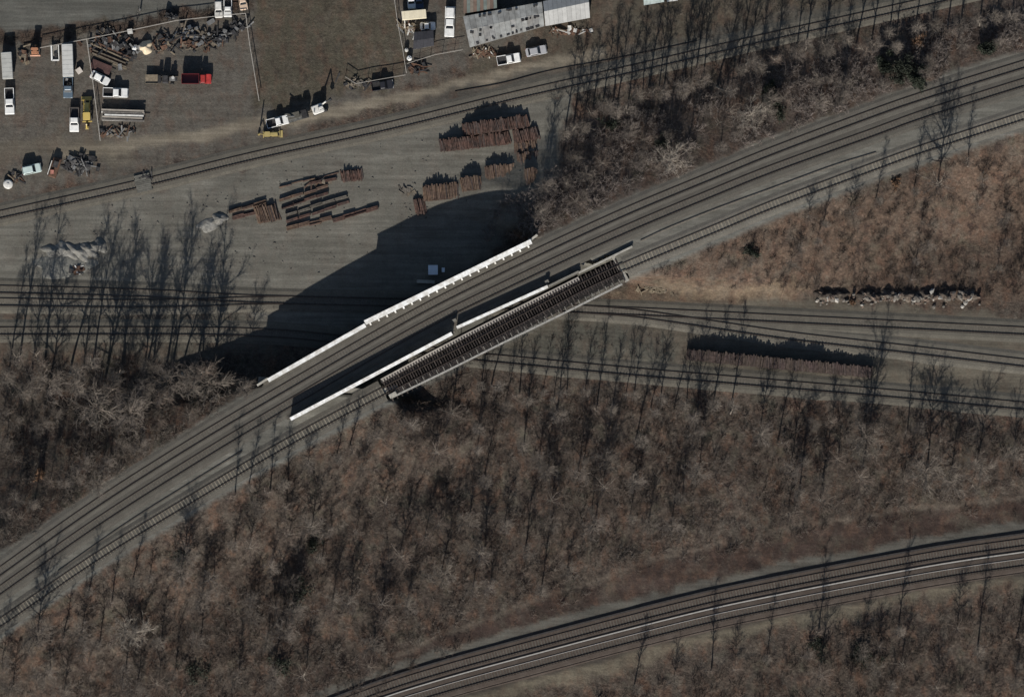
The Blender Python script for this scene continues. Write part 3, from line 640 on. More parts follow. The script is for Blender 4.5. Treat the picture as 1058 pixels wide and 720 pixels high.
def pickup(label, px, py, head, L_=5.2, w_=.98, paint=WH, bed=None, bedside=None, cargo=False, name='pickup_truck'):
    t = thing(name, label, 'pickup truck', G(px, py), R(head), 'pickup trucks'); h = L_ / 2
    xb = -.1 * L_
    MB().loft([shape_ring(xb - .02, h, w_ - .06, .32), shape_ring(xb - .02, h, w_, .6), shape_ring(xb - .02, h - .03, w_, .92), shape_ring(xb, h - .12, w_ - .08, 1.06)]).build('body', paint, t)
    cabin(t, xb, .24 * L_, xb + .08, .13 * L_, w_ - .08, 1.06, 1.76, paint)
    q = MB(); q.box((-h / 2 + xb / 2 - .03, 0, .62), (h + xb - .02, w_ * 2 - .2, .1)); q.build('bed_floor', bed or DKM, t)
    q = MB()
    for s_ in (1, -1): q.box((-h / 2 + xb / 2 - .03, s_ * (w_ - .07), .78), (h + xb - .02, .13, .62))
    q.build('bed_side', bedside or paint, t); MB().box((-h, 0, .78), (.08, w_ * 2 - .3, .6)).build('tailgate', bedside or paint, t)
    MB().box((h + .04, 0, .5), (.1, w_ * 1.9, .2)).build('bumper', CHROME, t)
    if cargo:
        for k in range(3): MB().box((-h * .55 + random.uniform(-.5, .5), random.uniform(-.4, .4), .85), (.6, .5, .4), random.uniform(0, 3)).build('cargo_box', random.choice([TAN, GREYP, DKM]), t)
    wheels(t, (.32 * L_, -.29 * L_), w_); lamps(t, h - .01, -h - .04, w_, .78)
    return t
def car(label, px, py, head, L_=4.3, w_=.88, paint=WH, suv=False, name='parked_car', cat='car'):
    t = thing(name, label, cat, G(px, py), R(head), 'parked cars'); h = L_ / 2; zt = 1.72 if suv else 1.45
    MB().loft([shape_ring(-h, h, w_ - .08, .26, .25), shape_ring(-h - .02, h, w_, .5, .3), shape_ring(-h, h - .04, w_, .78, .3), shape_ring(-h + .1, h - .2, w_ - .06, .95, .25)]).build('body', paint, t)
    cabin(t, -h + (.08 if suv else .5), .2 * L_, -h + (.25 if suv else .95), .06 * L_, w_ - .07, .93, zt, paint)
    wheels(t, (.31 * L_, -.3 * L_), w_, .32); lamps(t, h - .06, -h + .02, w_, .68)
    return t
def paintm(nm, c_): return mat(nm, c_, .35, .08, 1, spec=.5)
pickup('white pickup with dark bed facing down beside the leftmost grey trailer', 10, 105, -88, 5.4)
pickup('white pickup with dark bed parked next to the yellow digger', 77, 124, -90, 5.0, bedside=mat('dull_bed', (.1, .085, .075), .8, .2, 2))
pickup('white pickup with black bed facing right below the white saloon', 119.5, 96, -2, 5.1)
pickup('white pickup with dark bed parked in front of the corrugated building', 525.5, 61.5, 10, 4.8)
pickup('small white pickup behind the yellow tractor at the field corner', 287, 126, 14, 4.6, .95)
pickup('black pickup parked across the fence line at the field edge', 395, 88.5, 8, 4.4, .95, paintm('black_paint', (.018, .018, .022)))
pickup('blue truck parked at the foot of the long grey trailer', 70.5, 91, -90, 4.2, 1.0, paintm('dull_blue_paint', (.09, .125, .16)), cargo=True)
pickup('white pickup at the top edge left of the tan car', 235.5, 9, -90, 3.6, .85)
tt = pickup('long white service truck facing down beside the cream trailer', 464.7, 23, -92, 6.2, 1.02)
MB().loft([shape_ring(-2.95, -.75, .92, .68), shape_ring(-2.95, -.75, .92, 1.6), shape_ring(-2.8, -.9, .75, 1.85)]).build('service_body', WH, tt)
car('white saloon parked askew below the maroon trailer', 103.5, 81, -27, 4.2)
car('pale teal car parked alone at the lower left of the lot', 33, 175, 12, 4.0, .95, paintm('pale_teal_paint', (.42, .5, .48)), True)
car('silver grey car right of the white pickup by the building', 554, 53, 11, 4.4, .92, paintm('silver_paint', (.34, .34, .35)))
car('white van at the top edge above the back fence', 226, 10, -88, 3.6, .85, WHD, True, 'parked_van', 'van')
car('tan car at the very top edge by the fence corner', 251, 2, -80, 3.6, .85, paintm('tan_paint', (.5, .38, .28)))
car('white car at the top edge above the cream trailer', 425, 1, -85, 3.6, .85)
car('dark blue car at the top edge above the cream trailer', 433, 1, -85, 3.6, .85, paintm('dark_blue_paint', (.03, .045, .08)))
car('compact white car between cream trailer and dark shed', 442, 27.5, 2, 3.2, .85)
def box_trailer(label, px, py, head, L_, w_, H_, m, name='box_trailer'):
    t = thing(name, label, 'trailer', G(px, py), R(head), 'trailers'); h = L_ / 2
    MB().loft([shape_ring(-h, h, w_, .85, .08), shape_ring(-h, h, w_, H_ - .05, .08), shape_ring(-h + .05, h - .05, w_ - .05, H_, .08)]).build('body', m, t)
    k = int(L_ / .9); rb_ = MB().box((0, 0, 0), (.06, w_ * 2 - .1, .03)).build('roof_rib', m); me = rb_.data; bpy.data.objects.remove(rb_)
    for i in range(k): inst('roof_rib', me, t, (-h + (i + .5) * L_ / k, 0, H_ + .012))
    for s_ in (1, -1): MB().box((-h - .02, s_ * w_ / 2, (H_ + .85) / 2), (.05, w_ - .06, H_ - 1.0)).build('door', WHD, t)
    MB().box((0, 0, .74), (L_ * .95, w_ * 1.2, .18)).build('underframe', DKM, t); MB().box((h * .7, 0, .35), (.12, w_ * 1.3, .7)).build('landing_gear', DKM, t)
    wheels(t, (-h * .7, -h * .45), w_, .42); return t
box_trailer('leftmost grey box trailer above the white pickup', 8, 68.5, -86.5, 5.5, 1.08, 2.6, mat('grey_trailer', (.34, .34, .32), .6, .12, 1))
box_trailer('long pale grey box trailer above the blue truck', 70.5, 63, -88, 6.7, 1.12, 2.5, mat('pale_trailer', (.44, .44, .42), .6, .1, 1))
box_trailer('cream box trailer in the narrow lot beside the field', 428, 16, 5, 5.0, .92, 2.6, mat('cream_trailer', (.6, .54, .4), .6, .1, 1))
def flat_trailer(label, px, py, head, L_, w_, m, z=.7, planks=7, name='flatbed_trailer'):
    t = thing(name, label, 'trailer', G(px, py), R(head), 'trailers'); h = L_ / 2
    pw = 2 * w_ / planks; q = MB().box((0, 0, 0), (L_, pw * .93, .07)).build('plank', m); me = q.data; bpy.data.objects.remove(q)
    for i in range(planks): inst('plank', me, t, (random.uniform(-.03, .03), -w_ + (i + .5) * pw, z))
    MB().box((0, 0, z - .14), (L_ * .96, w_ * 1.7, .16)).build('frame', DKM, t); MB().box((h + .5, 0, z - .18), (1.1, .14, .1)).build('drawbar', DKM, t)
    wheels(t, (-h * .3, -h * .62), w_, .36); return t
flat_trailer('maroon flatbed trailer above the white saloon', 104.5, 69.5, -22, 4.3, .95, mat('maroon_boards', (.075, .04, .036), .85, .3, 2))
pt = flat_trailer('long trailer loaded with pale planks below the white pickup', 127, 119.5, -2, 9.0, 1.25, mat('grey_boards', (.12, .11, .1), .9, .3, 2))
for i in range(5):
    for k in range(3): MB().box((random.uniform(-.3, .3), -1.0 + i * .5 + random.uniform(-.05, .05), .8 + k * .22), (8.4 + random.uniform(-.6, .5), .34, .18), random.uniform(-.01, .01)).build('load_board', [WHD, mat('pale_board', (.3, .27, .23), .9, .2, 1), mat('grey_boards', (.12, .11, .1))][(i * 2 + k) % 3], pt)
ut = flat_trailer('small open white utility trailer beside the long grey trailer', 57.3, 55, -88, 3.2, .75, mat('trailer_floor', (.2, .19, .17), .9, .3, 2), .6, 5, 'utility_trailer')
for s_ in (1, -1): MB().box((0, s_ * .74, .85), (3.2, .14 if s_ > 0 else .3, .5)).build('side_board', WH, ut)
MB().box((1.55, 0, .85), (.3, 1.4, .5)).build('front_board', WH, ut); MB().box((.5, .1, .8), (.9, .6, .4), .3).build('load_box', DKM, ut)
tb = thing('timber_stack', 'long pale timbers lying diagonally above the maroon trailer', 'timber', G(113.5, 57.5), R(-23))
for i in range(9): MB().box((random.uniform(-.4, .4), -1.3 + i * .34 + (.2 if i > 4 else 0), .2 + .3 * (i % 2)), (8.2 + random.uniform(-1, .6), .28, .26), random.uniform(-.02, .02)).build('beam', [TAN, WOODT, RUST, WOODT, DKM][i % 5], tb)
# red dump truck
REDP = mat('red_paint', (.3, .03, .027), .5, .25, 2); DRED = paintm('dark_red_body', (.1, .014, .016))
t = thing('dump_truck', 'red dump truck with dark red body parked in the fenced lot', 'truck', G(203.5, 82), 0)
MB().loft([shape_ring(1.05, 3.0, .95, .5), shape_ring(1.05, 3.05, 1.0, 1.3), shape_ring(1.05, 2.95, .95, 1.5)]).build('hood', REDP, t)
cabin(t, .75, 2.0, .85, 1.75, .98, 1.35, 2.5, REDP); MB().box((-.9, 0, .75), (4.2, 1.0, .25)).build('chassis', DKM, t)
q = MB(); q.box((-1.3, 0, 1.1), (3.6, 2.0, .1)); [q.box((-1.3, s_ * 1.0, 1.7), (3.6, .12, 1.2)) for s_ in (1, -1)]; q.box((.5, 0, 1.8), (.12, 2.1, 1.5)); q.box((-3.08, 0, 1.65), (.1, 1.9, 1.1)); q.build('dump_body', DRED, t)
wheels(t, (2.3, -1.4, -2.4), 1.0, .48); lamps(t, 3.03, -3.15, .95, .9)
# old stripped lorry
t = thing('stripped_lorry', 'stripped old lorry with tan bed and bare engine beside the red truck', 'truck', G(167, 82.3), 0)
MB().box((0, 0, .7), (6.6, .8, .2)).build('chassis', DKM, t); MB().box((-2.0, 0, 1.0), (2.6, 1.9, .14)).build('bed_floor', TAN, t); MB().box((-2.0, -.9, 1.15), (2.6, .12, .3)).build('bed_side', TAN, t)
MB().loft([shape_ring(.2, 1.5, .9, .8), shape_ring(.25, 1.45, .85, 2.1), shape_ring(.4, 1.3, .7, 2.25)]).build('cab_shell', DKM, t); MB().box((2.3, 0, 1.2), (1.2, .8, .8)).build('engine', GREYP, t)
q = MB(); q.tube((2.4, .3, 1.6), (2.4, .3, 1.95), .32, n=12); q.build('air_filter', WHD, t); MB().box((-.4, 0, 1.4), (.7, 1.5, 1.1)).build('tank', DKM, t); wheels(t, (2.2, -1.6, -2.5), .98, .45)
# diggers and tractors
YEL = paintm('digger_yellow', (.46, .34, .1)); YELD = paintm('dull_yellow', (.34, .27, .11))
def digger(label, px, py, head, L_, paint, name='backhoe_digger', cat='digger'):
    t = thing(name, label, cat, G(px, py), R(head)); k = L_ / 7.4
    MB().loft([shape_ring(-.2 * k, 1.9 * k, .5, .75), shape_ring(-.2 * k, 1.9 * k, .5, 1.5), shape_ring(-.1 * k, 1.7 * k, .42, 1.65)]).build('hood', paint, t)
    MB().box((-.7 * k, 0, .85), (1.8 * k, .9, .4)).build('chassis', DKM, t)
    cabin(t, -1.7 * k, -.2 * k, -1.6 * k, -.3 * k, .72, 1.2, 2.6, GLASS); MB().loft([shape_ring(-1.75 * k, -.1 * k, .78, 2.6, .2), shape_ring(-1.7 * k, -.15 * k, .74, 2.75, .2)]).build('cab_roof', paint, t)
    for s_ in (1, -1): q = MB(); q.tube((.2 * k, s_ * .62, 1.4), (2.5 * k, s_ * .62, .5), .1, n=6); q.build('loader_arm', paint, t)
    q = MB(); q.side([(2.4 * k, .12), (3.2 * k, .08), (3.2 * k, .16), (2.55 * k, .25), (2.5 * k, .85), (2.38 * k, .85)], -1.05, 1.05); q.build('bucket', paint, t)
    q = MB(); q.tube((-1.9 * k, .1, .9), (-2.7 * k, .1, 2.4), .15, n=6); q.build('boom', paint, t); q = MB(); q.tube((-2.7 * k, .1, 2.4), (-3.4 * k, .1, 1.0), .12, n=6); q.build('dipper', paint, t)
    q = MB(); q.side([(-3.6 * k, .35), (-3.1 * k, .3), (-3.0 * k, .9), (-3.5 * k, 1.0)], -.25, .45); q.build('rear_bucket', YELD, t)
    q = MB(); q.box((-2.0 * k, 0, .5), (.25, 2.0, .3)); q.build('stabiliser', paint, t)
    wheels(t, (1.4 * k,), .95, .42); wheels(t, (-1.0 * k,), 1.0, .68); return t
digger('yellow backhoe digger parked against the fence beside a white pickup', 90, 116, 92, 7.4, YEL)
digger('dull yellow tractor with loader at the field corner beside the white pickup', 280, 139, 2, 5.6, YELD, 'loader_tractor', 'tractor').scale = (1, .7, .8)
digger('small orange and white tractor at the upper left', 36.5, 53, -90, 2.6, paintm('orange_paint', (.34, .16, .09)), 'small_tractor', 'tractor')
ft = flat_trailer('grey works lorry with crane between white pickup and excavator', 307, 120, 15, 4.8, 1.0, mat('works_deck', (.1, .1, .095), .9, .4, 2), 1.0, 6, 'works_lorry')
ft['category'] = 'lorry'; MB().loft([shape_ring(.9, 2.3, .95, .9), shape_ring(1.0, 2.2, .9, 2.4), shape_ring(1.1, 2.1, .8, 2.5)]).build('cab', DKM, ft)
MB().box((-.6, .2, 1.6), (2.4, 1.2, 1.1)).build('machine_box', mat('olive_box', (.09, .085, .07), .8, .3, 2), ft); q = MB(); q.tube((-.2, 0, 1.9), (-2.2, .3, 2.9), .13, n=6); q.build('crane_arm', GREYP, ft)
t = thing('excavator', 'grey excavator with raised arm left of the dirt road', 'excavator', G(330, 112.5), R(20))
for s_ in (1, -1): MB().loft([shape_ring(-1.5, 1.5, .2, .05, .15), shape_ring(-1.6, 1.6, .22, .4, .15), shape_ring(-1.4, 1.4, .2, .75, .15)]).build('crawler_track', DKM, t).location.y = s_ * .85
MB().loft([shape_ring(-1.5, .9, .95, .85, .3), shape_ring(-1.5, .9, .95, 1.6, .3), shape_ring(-1.3, .7, .8, 1.75, .3)]).build('house', WHD, t)
cabin(t, -.2, .95, -.1, .85, .42, 1.6, 2.6, WHD); q = MB(); q.tube((.6, .5, 1.5), (1.8, .8, 3.9), .17, n=6); q.build('boom', WHD, t); q = MB(); q.tube((1.8, .8, 3.9), (2.8, 1.0, 2.0), .13, n=6); q.build('dipper', GREYP, t); MB().box((2.8, 1.0, 1.75), (.6, .7, .6), .2, .8).build('bucket', DKM, t)
MB().tube((-1.2, -.3, 1.7), (-1.2, -.3, 2.2), .1, n=8).build('exhaust', DKM, t)
t = thing('rusty_machine', 'rusty red machine with white side beside the steel lattice heap', 'machine', G(57, 173), R(72))
MB().loft([shape_ring(-2.2, 2.0, .85, .3), shape_ring(-2.2, 2.0, .85, .9), shape_ring(-2.0, 1.7, .6, 1.1)]).build('body', RUST, t); MB().box((.6, 0, 1.3), (1.3, 1.0, .7)).build('engine_box', DKM, t); MB().box((-1.1, .2, 1.2), (.8, .7, .5), .3).build('hopper', mat('faded_red', (.3, .13, .1), .8, .3, 2), t); MB().box((-.4, .98, .8), (3.0, .16, 1.0)).build('side_panel', WHD, t); wheels(t, (1.2, -1.3), .9, .35)

# ---------------------------------------------------------------- tanks, boxes, tarp
o = heap_mesh(1.5, 1.5, 1.7, 77).build('tarp_mound', mat('cream_tarp', (.5, .42, .3), .8, .12, 1.5), None, True, G(150.5, 49)); tag(o, 'cream tarpaulin covered mound at the back of the fenced lot', 'tarp')
def tank(label, px, py, r, h, m):
    t = thing('tank', label, 'tank', G(px, py), 0, 'tanks'); q = MB(); n_ = 16
    q.loft([[(rr * math.cos(2 * PI * k / n_), rr * math.sin(2 * PI * k / n_), z) for k in range(n_)] for rr, z in ((r, 0), (r, h), (r * .8, h + .15), (r * .3, h + .22))]); q.build('shell', m, t)
    q = MB(); q.tube((0, 0, h + .2), (0, 0, h + .32), r * .25, n=10); q.build('lid', WHD, t)
tank('small white tank at the foot of the narrow lot, upper one', 420, 52, .42, .9, WHD)
tank('white tank at the foot of the narrow lot, lower one', 423, 60.5, .55, .9, WH)
tank('white drum left of the cream tarp mound', 139, 50.5, .5, .8, WH)
tank('pale round tank at the left edge below the teal car', 8.5, 190.5, 1.0, .8, WHD)
def boxy(name, label, cat, px, py, sx, sy, h, m, rz=0, lid=True, z=None):
    t = thing(name, label, cat, G(px, py), R(rz)); MB().box((0, 0, h / 2), (sx, sy, h), 0, .96).build('body', m, t)
    if lid: MB().box((0, 0, h + .04), (sx * 1.04, sy * 1.04, .08)).build('lid', m, t)
    MB().box((0, -sy / 2 - .02, h * .5), (sx * .5, .05, h * .6)).build('panel', GREYP, t); return t
boxy('storage_box', 'pale square box beside the long grey trailer', 'box', 82, 73.5, 1.1, 1.1, .9, mat('pale_pink_box', (.5, .45, .4), .8, .1, 1), 35)
boxy('storage_box', 'pale grey box above the dark scrap by the back fence', 'box', 134.5, 33, 1.0, 1.0, 1.0, WHD, 10)
boxy('storage_box', 'light grey sheet-sided box by the back fence near the fence corner', 'box', 218, 23, 1.6, .8, .8, GREYP, 30)
boxy('equipment_cabinet', 'grey equipment cabinet standing in the bridge shadow', 'cabinet', 447.5, 279, 1.9, 1.9, 2.0, mat('cabinet_grey', (.55, .6, .66), .6, .1, 1), 0)
boxy('equipment_cabinet', 'narrow pale cabinet right of the bigger one in the bridge shadow', 'cabinet', 458, 279, .6, .9, 1.4, mat('cabinet_grey', (.55, .6, .66)), 0)
boxy('concrete_trough', 'long pale trough lying in the bridge shadow', 'trough', 440, 291, 3.8, .7, .6, CONC, -3, False)

# ---------------------------------------------------------------- buildings
def sheet_roof(label, quad, hw, ridge, mats, nsheet, name='shed', patches=0, wallm=None, seed=0, rough=False):
    """quad: pixel corners (left-top, right-top, right-bottom, left-bottom); ridge: (fraction, rise) or None"""
    rs = random.Random(seed); P = [W(*q_, 0) for q_ in quad]; c_ = sum(P, Vector()) / 4; t = thing(name, label, 'building', c_)
    P = [p - c_ for p in P]; q = MB(); ins = [p * .965 for p in P]; q.prism([p[:2] for p in ins][::-1], -.3, hw - .05); q.build('wall', wallm or CONCD, t)
    lt, rt, rbm, lb = P
    rows = [(0, 1, hw + .12, hw + .12)] if ridge is None else [(0, ridge[0], hw, hw + ridge[1]), (ridge[0], 1, hw + ridge[1], hw)]
    for f0, f1, z0, z1 in rows:
        for i in range(nsheet):
            u0, u1 = i / nsheet, (i + .97) / nsheet; dz = (rs.uniform(0, .05) if rough else .02 * (i % 2))
            A = lt.lerp(rt, u0).lerp(lb.lerp(rbm, u0), f0); B = lt.lerp(rt, u1).lerp(lb.lerp(rbm, u1), f0); C_ = lt.lerp(rt, u1).lerp(lb.lerp(rbm, u1), f1); D = lt.lerp(rt, u0).lerp(lb.lerp(rbm, u0), f1)
            q = MB(); top = [A + Vector((0, 0, z0 + dz)), D + Vector((0, 0, z1 + dz)), C_ + Vector((0, 0, z1 + dz)), B + Vector((0, 0, z0 + dz))]
            q.loft([[p - Vector((0, 0, .06)) for p in top], top]); q.build('roof_sheet', mats[rs.randrange(len(mats))] if rough else mats[i % len(mats)], t)
    for k in range(patches):
        u = rs.uniform(.04, .96); f = rs.choice([.07, .08, .1, .12, .55, .7, .88, .9, .93, .93]); p = lt.lerp(rt, u).lerp(lb.lerp(rbm, u), f); z = hw + .14 if ridge is None else hw + ridge[1] * (1 - abs(f - ridge[0]) / max(ridge[0], 1 - ridge[0]))
        MB().box((p.x, p.y, z + .1), (rs.uniform(.25, .8), rs.uniform(.3, .6), .12), rs.uniform(-.2, .4)).build('roof_patch', DKM, t)
    MB().box((lb.lerp(rbm, .3).x * .965, lb.lerp(rbm, .3).y * .965, 1.05), (.95, .12, 2.1), ang(*quad[3], *quad[2])).build('door', DKM, t)
    return t
GR1 = mat('galvanised_sheet', (.27, .275, .265), .6, .22, 1.2, color2=(.2, .2, .19), scale2=.5); GR2 = mat('weathered_sheet', (.2, .2, .195), .6, .25, 1.2, color2=(.25, .24, .22), scale2=.5)
sheet_roof('long corrugated grey roofed shed with dark patches', [(478.5, 18), (560, 3), (562.5, 28), (485.5, 50)], 3.2, (.45, .35), [GR1, GR2, GR1], 14, patches=34, seed=3, rough=True)
sheet_roof('gabled shed with pale front roof slope right of the corrugated shed', [(561, 2.5), (607.5, -8), (609.5, 19.5), (563.5, 28)], 3.4, (.42, .9), [mat('pale_sheet', (.33, .33, .32), .6, .12, 1.2)], 10, seed=4)
sheet_roof('striped brown and teal lean-to roof at the top edge', [(479, -12), (513, -18), (513.5, 9.5), (479, 15)], 2.8, None, [mat('brown_sheet', (.13, .09, .07), .7, .2, 1), mat('teal_sheet', (.14, .165, .15), .7, .2, 1), mat('tan_sheet', (.16, .135, .11), .7, .2, 1), mat('brown_sheet', (.13, .09, .07)), mat('teal_sheet', (.14, .165, .15))], 10, seed=5)
sheet_roof('small dark roofed shed in the narrow lot beside the field', [(428, 34), (448, 32), (448.5, 48), (427, 52)], 2.2, (.5, .35), [mat('dark_roof', (.036, .036, .042), .85, .2, 2)], 6, seed=6)
sheet_roof('small pale teal roof at the top edge above the trees', [(664, -14), (685, -16), (686, 3), (665, 6.5)], 2.6, (.5, .5), [mat('teal_white', (.32, .37, .36), .7, .15, 1)], 6, seed=7)
sheet_roof('tiny pale roof at the top edge right of the teal roof', [(688, -12), (699, -14), (700, 1.5), (689, 3)], 2.3, None, [WHD], 4, seed=8)

# ---------------------------------------------------------------- fences and poles
FEN = mat('fence_steel', (.3, .28, .25), .7, .2, 2)
def fence(label, pts, h=1.7, sp=2.5, m=FEN, rw=.07):
    P = [G(x, y) for x, y in pts]; off = P[0].copy(); P = [p - off for p in P]; t = thing('fence', label, 'fence', off)
    po = MB().tube((0, 0, -.1), (0, 0, h), .05, n=5).build('post', m); me = po.data; bpy.data.objects.remove(po)
    for p, a in resample(P, sp): inst('post', me, t, p)
    for z, k in ((h - .03, rw * .75), (h * .55, .02), (.25, .02)):
        q = MB()
        for a_, b_ in zip(P[:-1], P[1:]): q.tube(a_ + Vector((0, 0, z)), b_ + Vector((0, 0, z)), k, n=4)
        q.build('rail', m, t)
    return t
fence('fence running down between the yellow digger and the plank trailer', [(90, 41), (97, 90), (104, 146)], rw=.12)
fence('back fence across the top of the left hand lots', [(42, 50), (90, 41), (135, 32), (182, 22), (236, 16), (254, 14.5)], rw=.11)
fence('fence down the left side of the brown field', [(254, 14.5), (258, 45), (263, 75), (268, 105)], rw=.12)
fence('fence down the right side of the brown field', [(407, -5), (411, 25), (416, 50), (420, 76)], rw=.1)
fence('fence below the black pickup at the field corner', [(357, 80), (368, 87), (390, 83), (419, 78)], rw=.1)
fence('fence along the foot of the narrow lot', [(421, 66), (450, 57), (478, 52)], rw=.07)
def pole(label, px, py, h, arm=True):
    t = thing('utility_pole', label, 'pole', G(px, py)); q = MB(); q.tube((0, 0, -.2), (0, 0, h), .17, .12, n=8); q.build('mast', TIED, t)
    if arm:
        MB().box((0, 0, h - .6), (2.2, .12, .14), R(80)).build('crossarm', TIED, t)
        for k in (-.9, -.4, .4, .9): MB().tube((k * .17, k, h - .53), (k * .17, k, h - .3), .05, n=6).build('insulator', CONC, t)
        MB().tube((.25, 0, h - 2.2), (.25, 0, h - 1.4), .22, n=10).build('transformer', GREYP, t)
pole('wooden utility pole beside the road at the top left', 145, 12, 9)
pole('thick dark post at the lower corner of the brown field', 269, 131, 3.2, False)

t = thing('level_crossing', 'small grey plank crossing over the top track at the left', 'crossing', W(148, 189.2, .02), ang(140, 191, 156, 187.4))
pm = mat('crossing_plank', (.1, .097, .085), .9, .25, 2)
for k in range(9): MB().box((0, -1.6 + k * .4, .3), (3.2 + random.uniform(-.3, .3), .36, .12)).build('plank', pm, t)
scrap('black junk lying beside the plank crossing of the top track', 150, 183, 5, 1.6, 8, [DKM], 22, .5)

q = np.random.RandomState(91); X = q.uniform(20, 560, 700); Y = q.uniform(110, 330, 700)
ok = inside(X, Y, [(0, 240), (264, 175), (396, 146), (528, 114), (575, 105), (560, 190), (420, 240), (250, 330), (0, 292)]); ST = MB()
for x, y in zip(X[ok], Y[ok]): k = q.uniform(.08, .26); ST.box(G(x, y, k * .3), (k * q.uniform(.8, 2.5), k, k * .7), q.uniform(0, 6), .6)
so = ST.build('loose_stones', mat('loose_stone', (.12, .11, .095), .9, .6, .6)); so['kind'] = 'stuff'; so['label'] = 'loose stones and litter scattered over the grey yard'; so['category'] = 'stones'
# ---------------------------------------------------------------- bare winter trees
def tubes_np(segs, n=3):
    A = np.array([s[0] for s in segs]); B = np.array([s[1] for s in segs]); r0 = np.array([s[2] for s in segs]); r1 = np.array([s[3] for s in segs])
    a = B - A; a /= np.linalg.norm(a, axis=1)[:, None] + 1e-9
    ref = np.where(np.abs(a[:, 2:3]) < .9, np.array([[0, 0, 1.]]), np.array([[1., 0, 0]])); u = np.cross(a, ref); u /= np.linalg.norm(u, axis=1)[:, None] + 1e-9; v = np.cross(a, u)
    k = np.arange(n) * 2 * PI / n; cs, sn = np.cos(k), np.sin(k)
    ring = u[:, None, :] * cs[None, :, None] + v[:, None, :] * sn[None, :, None]
    V = np.concatenate([A[:, None] + ring * r0[:, None, None], B[:, None] + ring * r1[:, None, None]], 1).reshape(-1, 3)
    j = np.arange(n); F_ = np.stack([j, (j + 1) % n, (j + 1) % n + n, j + n], -1); F_ = (np.arange(len(segs))[:, None, None] * 2 * n + F_[None]).reshape(-1, 4)
    return V, F_
def grow_tree(h, spread, seed, narrow=False):
    rs = np.random.RandomState(seed); tr, cr = [], []
    p = np.array([0, 0, -.3]); d_ = np.array([rs.normal(0, .04), rs.normal(0, .04), 1.]); r = .0135 * h + .03; spine = [(p.copy(), r)]
    for i in range(7):
        d_ = d_ + np.array([rs.normal(0, .06), rs.normal(0, .06), .12]); d_ /= np.linalg.norm(d_); q = p + d_ * h * .93 / 7; r2 = max(.03, r * .8); tr.append((p, q, r, r2)); p, r = q, r2; spine.append((p.copy(), r))
    nl = 15 if not narrow else 11
    for k in range(nl):
        f = .28 + .72 * k / nl + rs.uniform(-.03, .03); i = min(6, int(f * 7)); t_ = f * 7 - i; s0 = spine[i][0] * (1 - t_) + spine[i + 1][0] * t_
        a = k * 2.4 + rs.uniform(-.5, .5); el = rs.uniform(.35, .8) if not narrow else rs.uniform(.7, 1.1); ll = spread * (1.15 - .55 * abs(f - .5)) * rs.uniform(.7, 1.15)
        d2 = np.array([math.cos(a) * math.cos(el), math.sin(a) * math.cos(el), math.sin(el)]); q0 = s0; rr = .055 + .004 * h * (1.1 - f)
        for m_ in range(3):
            d2 = d2 + np.array([rs.normal(0, .16), rs.normal(0, .16), .1]); d2 /= np.linalg.norm(d2); q1 = q0 + d2 * ll / 3; tr.append((q0, q1, rr, rr * .68))
            for b_ in range(3):
                e0 = q0 + (q1 - q0) * rs.uniform(.1, 1); d3 = d2 + rs.normal(0, .62, 3); d3[2] += .15; d3 /= np.linalg.norm(d3); bl = ll * rs.uniform(.25, .42); e1 = e0 + d3 * bl; cr.append((e0, e1, rr * .5, rr * .28))
                for w_ in range(5 if not narrow else 3):
                    g0 = e0 + (e1 - e0) * rs.uniform(.15, 1); d4 = d3 + rs.normal(0, .6, 3); d4 /= np.linalg.norm(d4); g1 = g0 + d4 * rs.uniform(.45, 1.1); cr.append((g0, g1, .023, .009))
                    if w_ < 3:
                        d5 = d4 + rs.normal(0, .6, 3); d5 /= np.linalg.norm(d5); g2_ = g0 + (g1 - g0) * .6; cr.append((g2_, g2_ + d5 * rs.uniform(.3, .7), .017, .008))
            q0, rr = q1, rr * .68
    return tr, cr
TREE = []
for i in range(12):
    nar = i >= 6; h = [9, 10, 11, 9.5, 12, 10.5, 14, 15, 13, 16, 12, 14.5][i]
    tr, cr = grow_tree(h, (3.0 if not nar else 1.7) + (i % 3) * .35, 40 + i, nar)
    V1, F1 = tubes_np(tr, 5); V2, F2 = tubes_np(cr, 3); bk = [BARK, mat('pale_bark', (.19, .165, .14), .95, .3, 3)][i % 2]
    TREE.append((mesh_np('trunk', V1, F1, bk), mesh_np('crown', V2, F2, [TWIG, TWIGR, TWIGG, TWIG][i % 4]), h))
def tree(px, py, var, label, group, sc=1.0, rs=random):
    t = thing('bare_tree', label, 'tree', G(px, py), rs.uniform(0, 6.28), group); k = sc * rs.uniform(.92, 1.08); t.scale = (k, k, k * rs.uniform(.85, 1.12)); t.rotation_euler.x = rs.gauss(0, .045); t.rotation_euler.y = rs.gauss(0, .045)
    inst('trunk', TREE[var][0], t); inst('crown', TREE[var][1], t); return t
rs = random.Random(21)
placed = []
def far(x, y, dmin): return all((x - a) ** 2 + (y - b_) ** 2 > dmin * dmin for a, b_ in placed)
UP = [(583, 142), (592, 134), (603, 128), (612, 117), (622, 113), (632, 114), (636, 120), (648, 117), (664, 102), (669, 97), (680, 101), (686, 93), (702, 97), (707, 94), (712, 92), (718, 80), (726, 88), (741, 90), (762, 76), (770, 67), (787, 72), (802, 62), (822, 60), (832, 52), (850, 56), (852, 48), (876, 44), (884, 50), (900, 46), (918, 38), (925, 46), (945, 33), (962, 32), (978, 36), (993, 26), (1012, 27), (1030, 22), (1046, 20)]
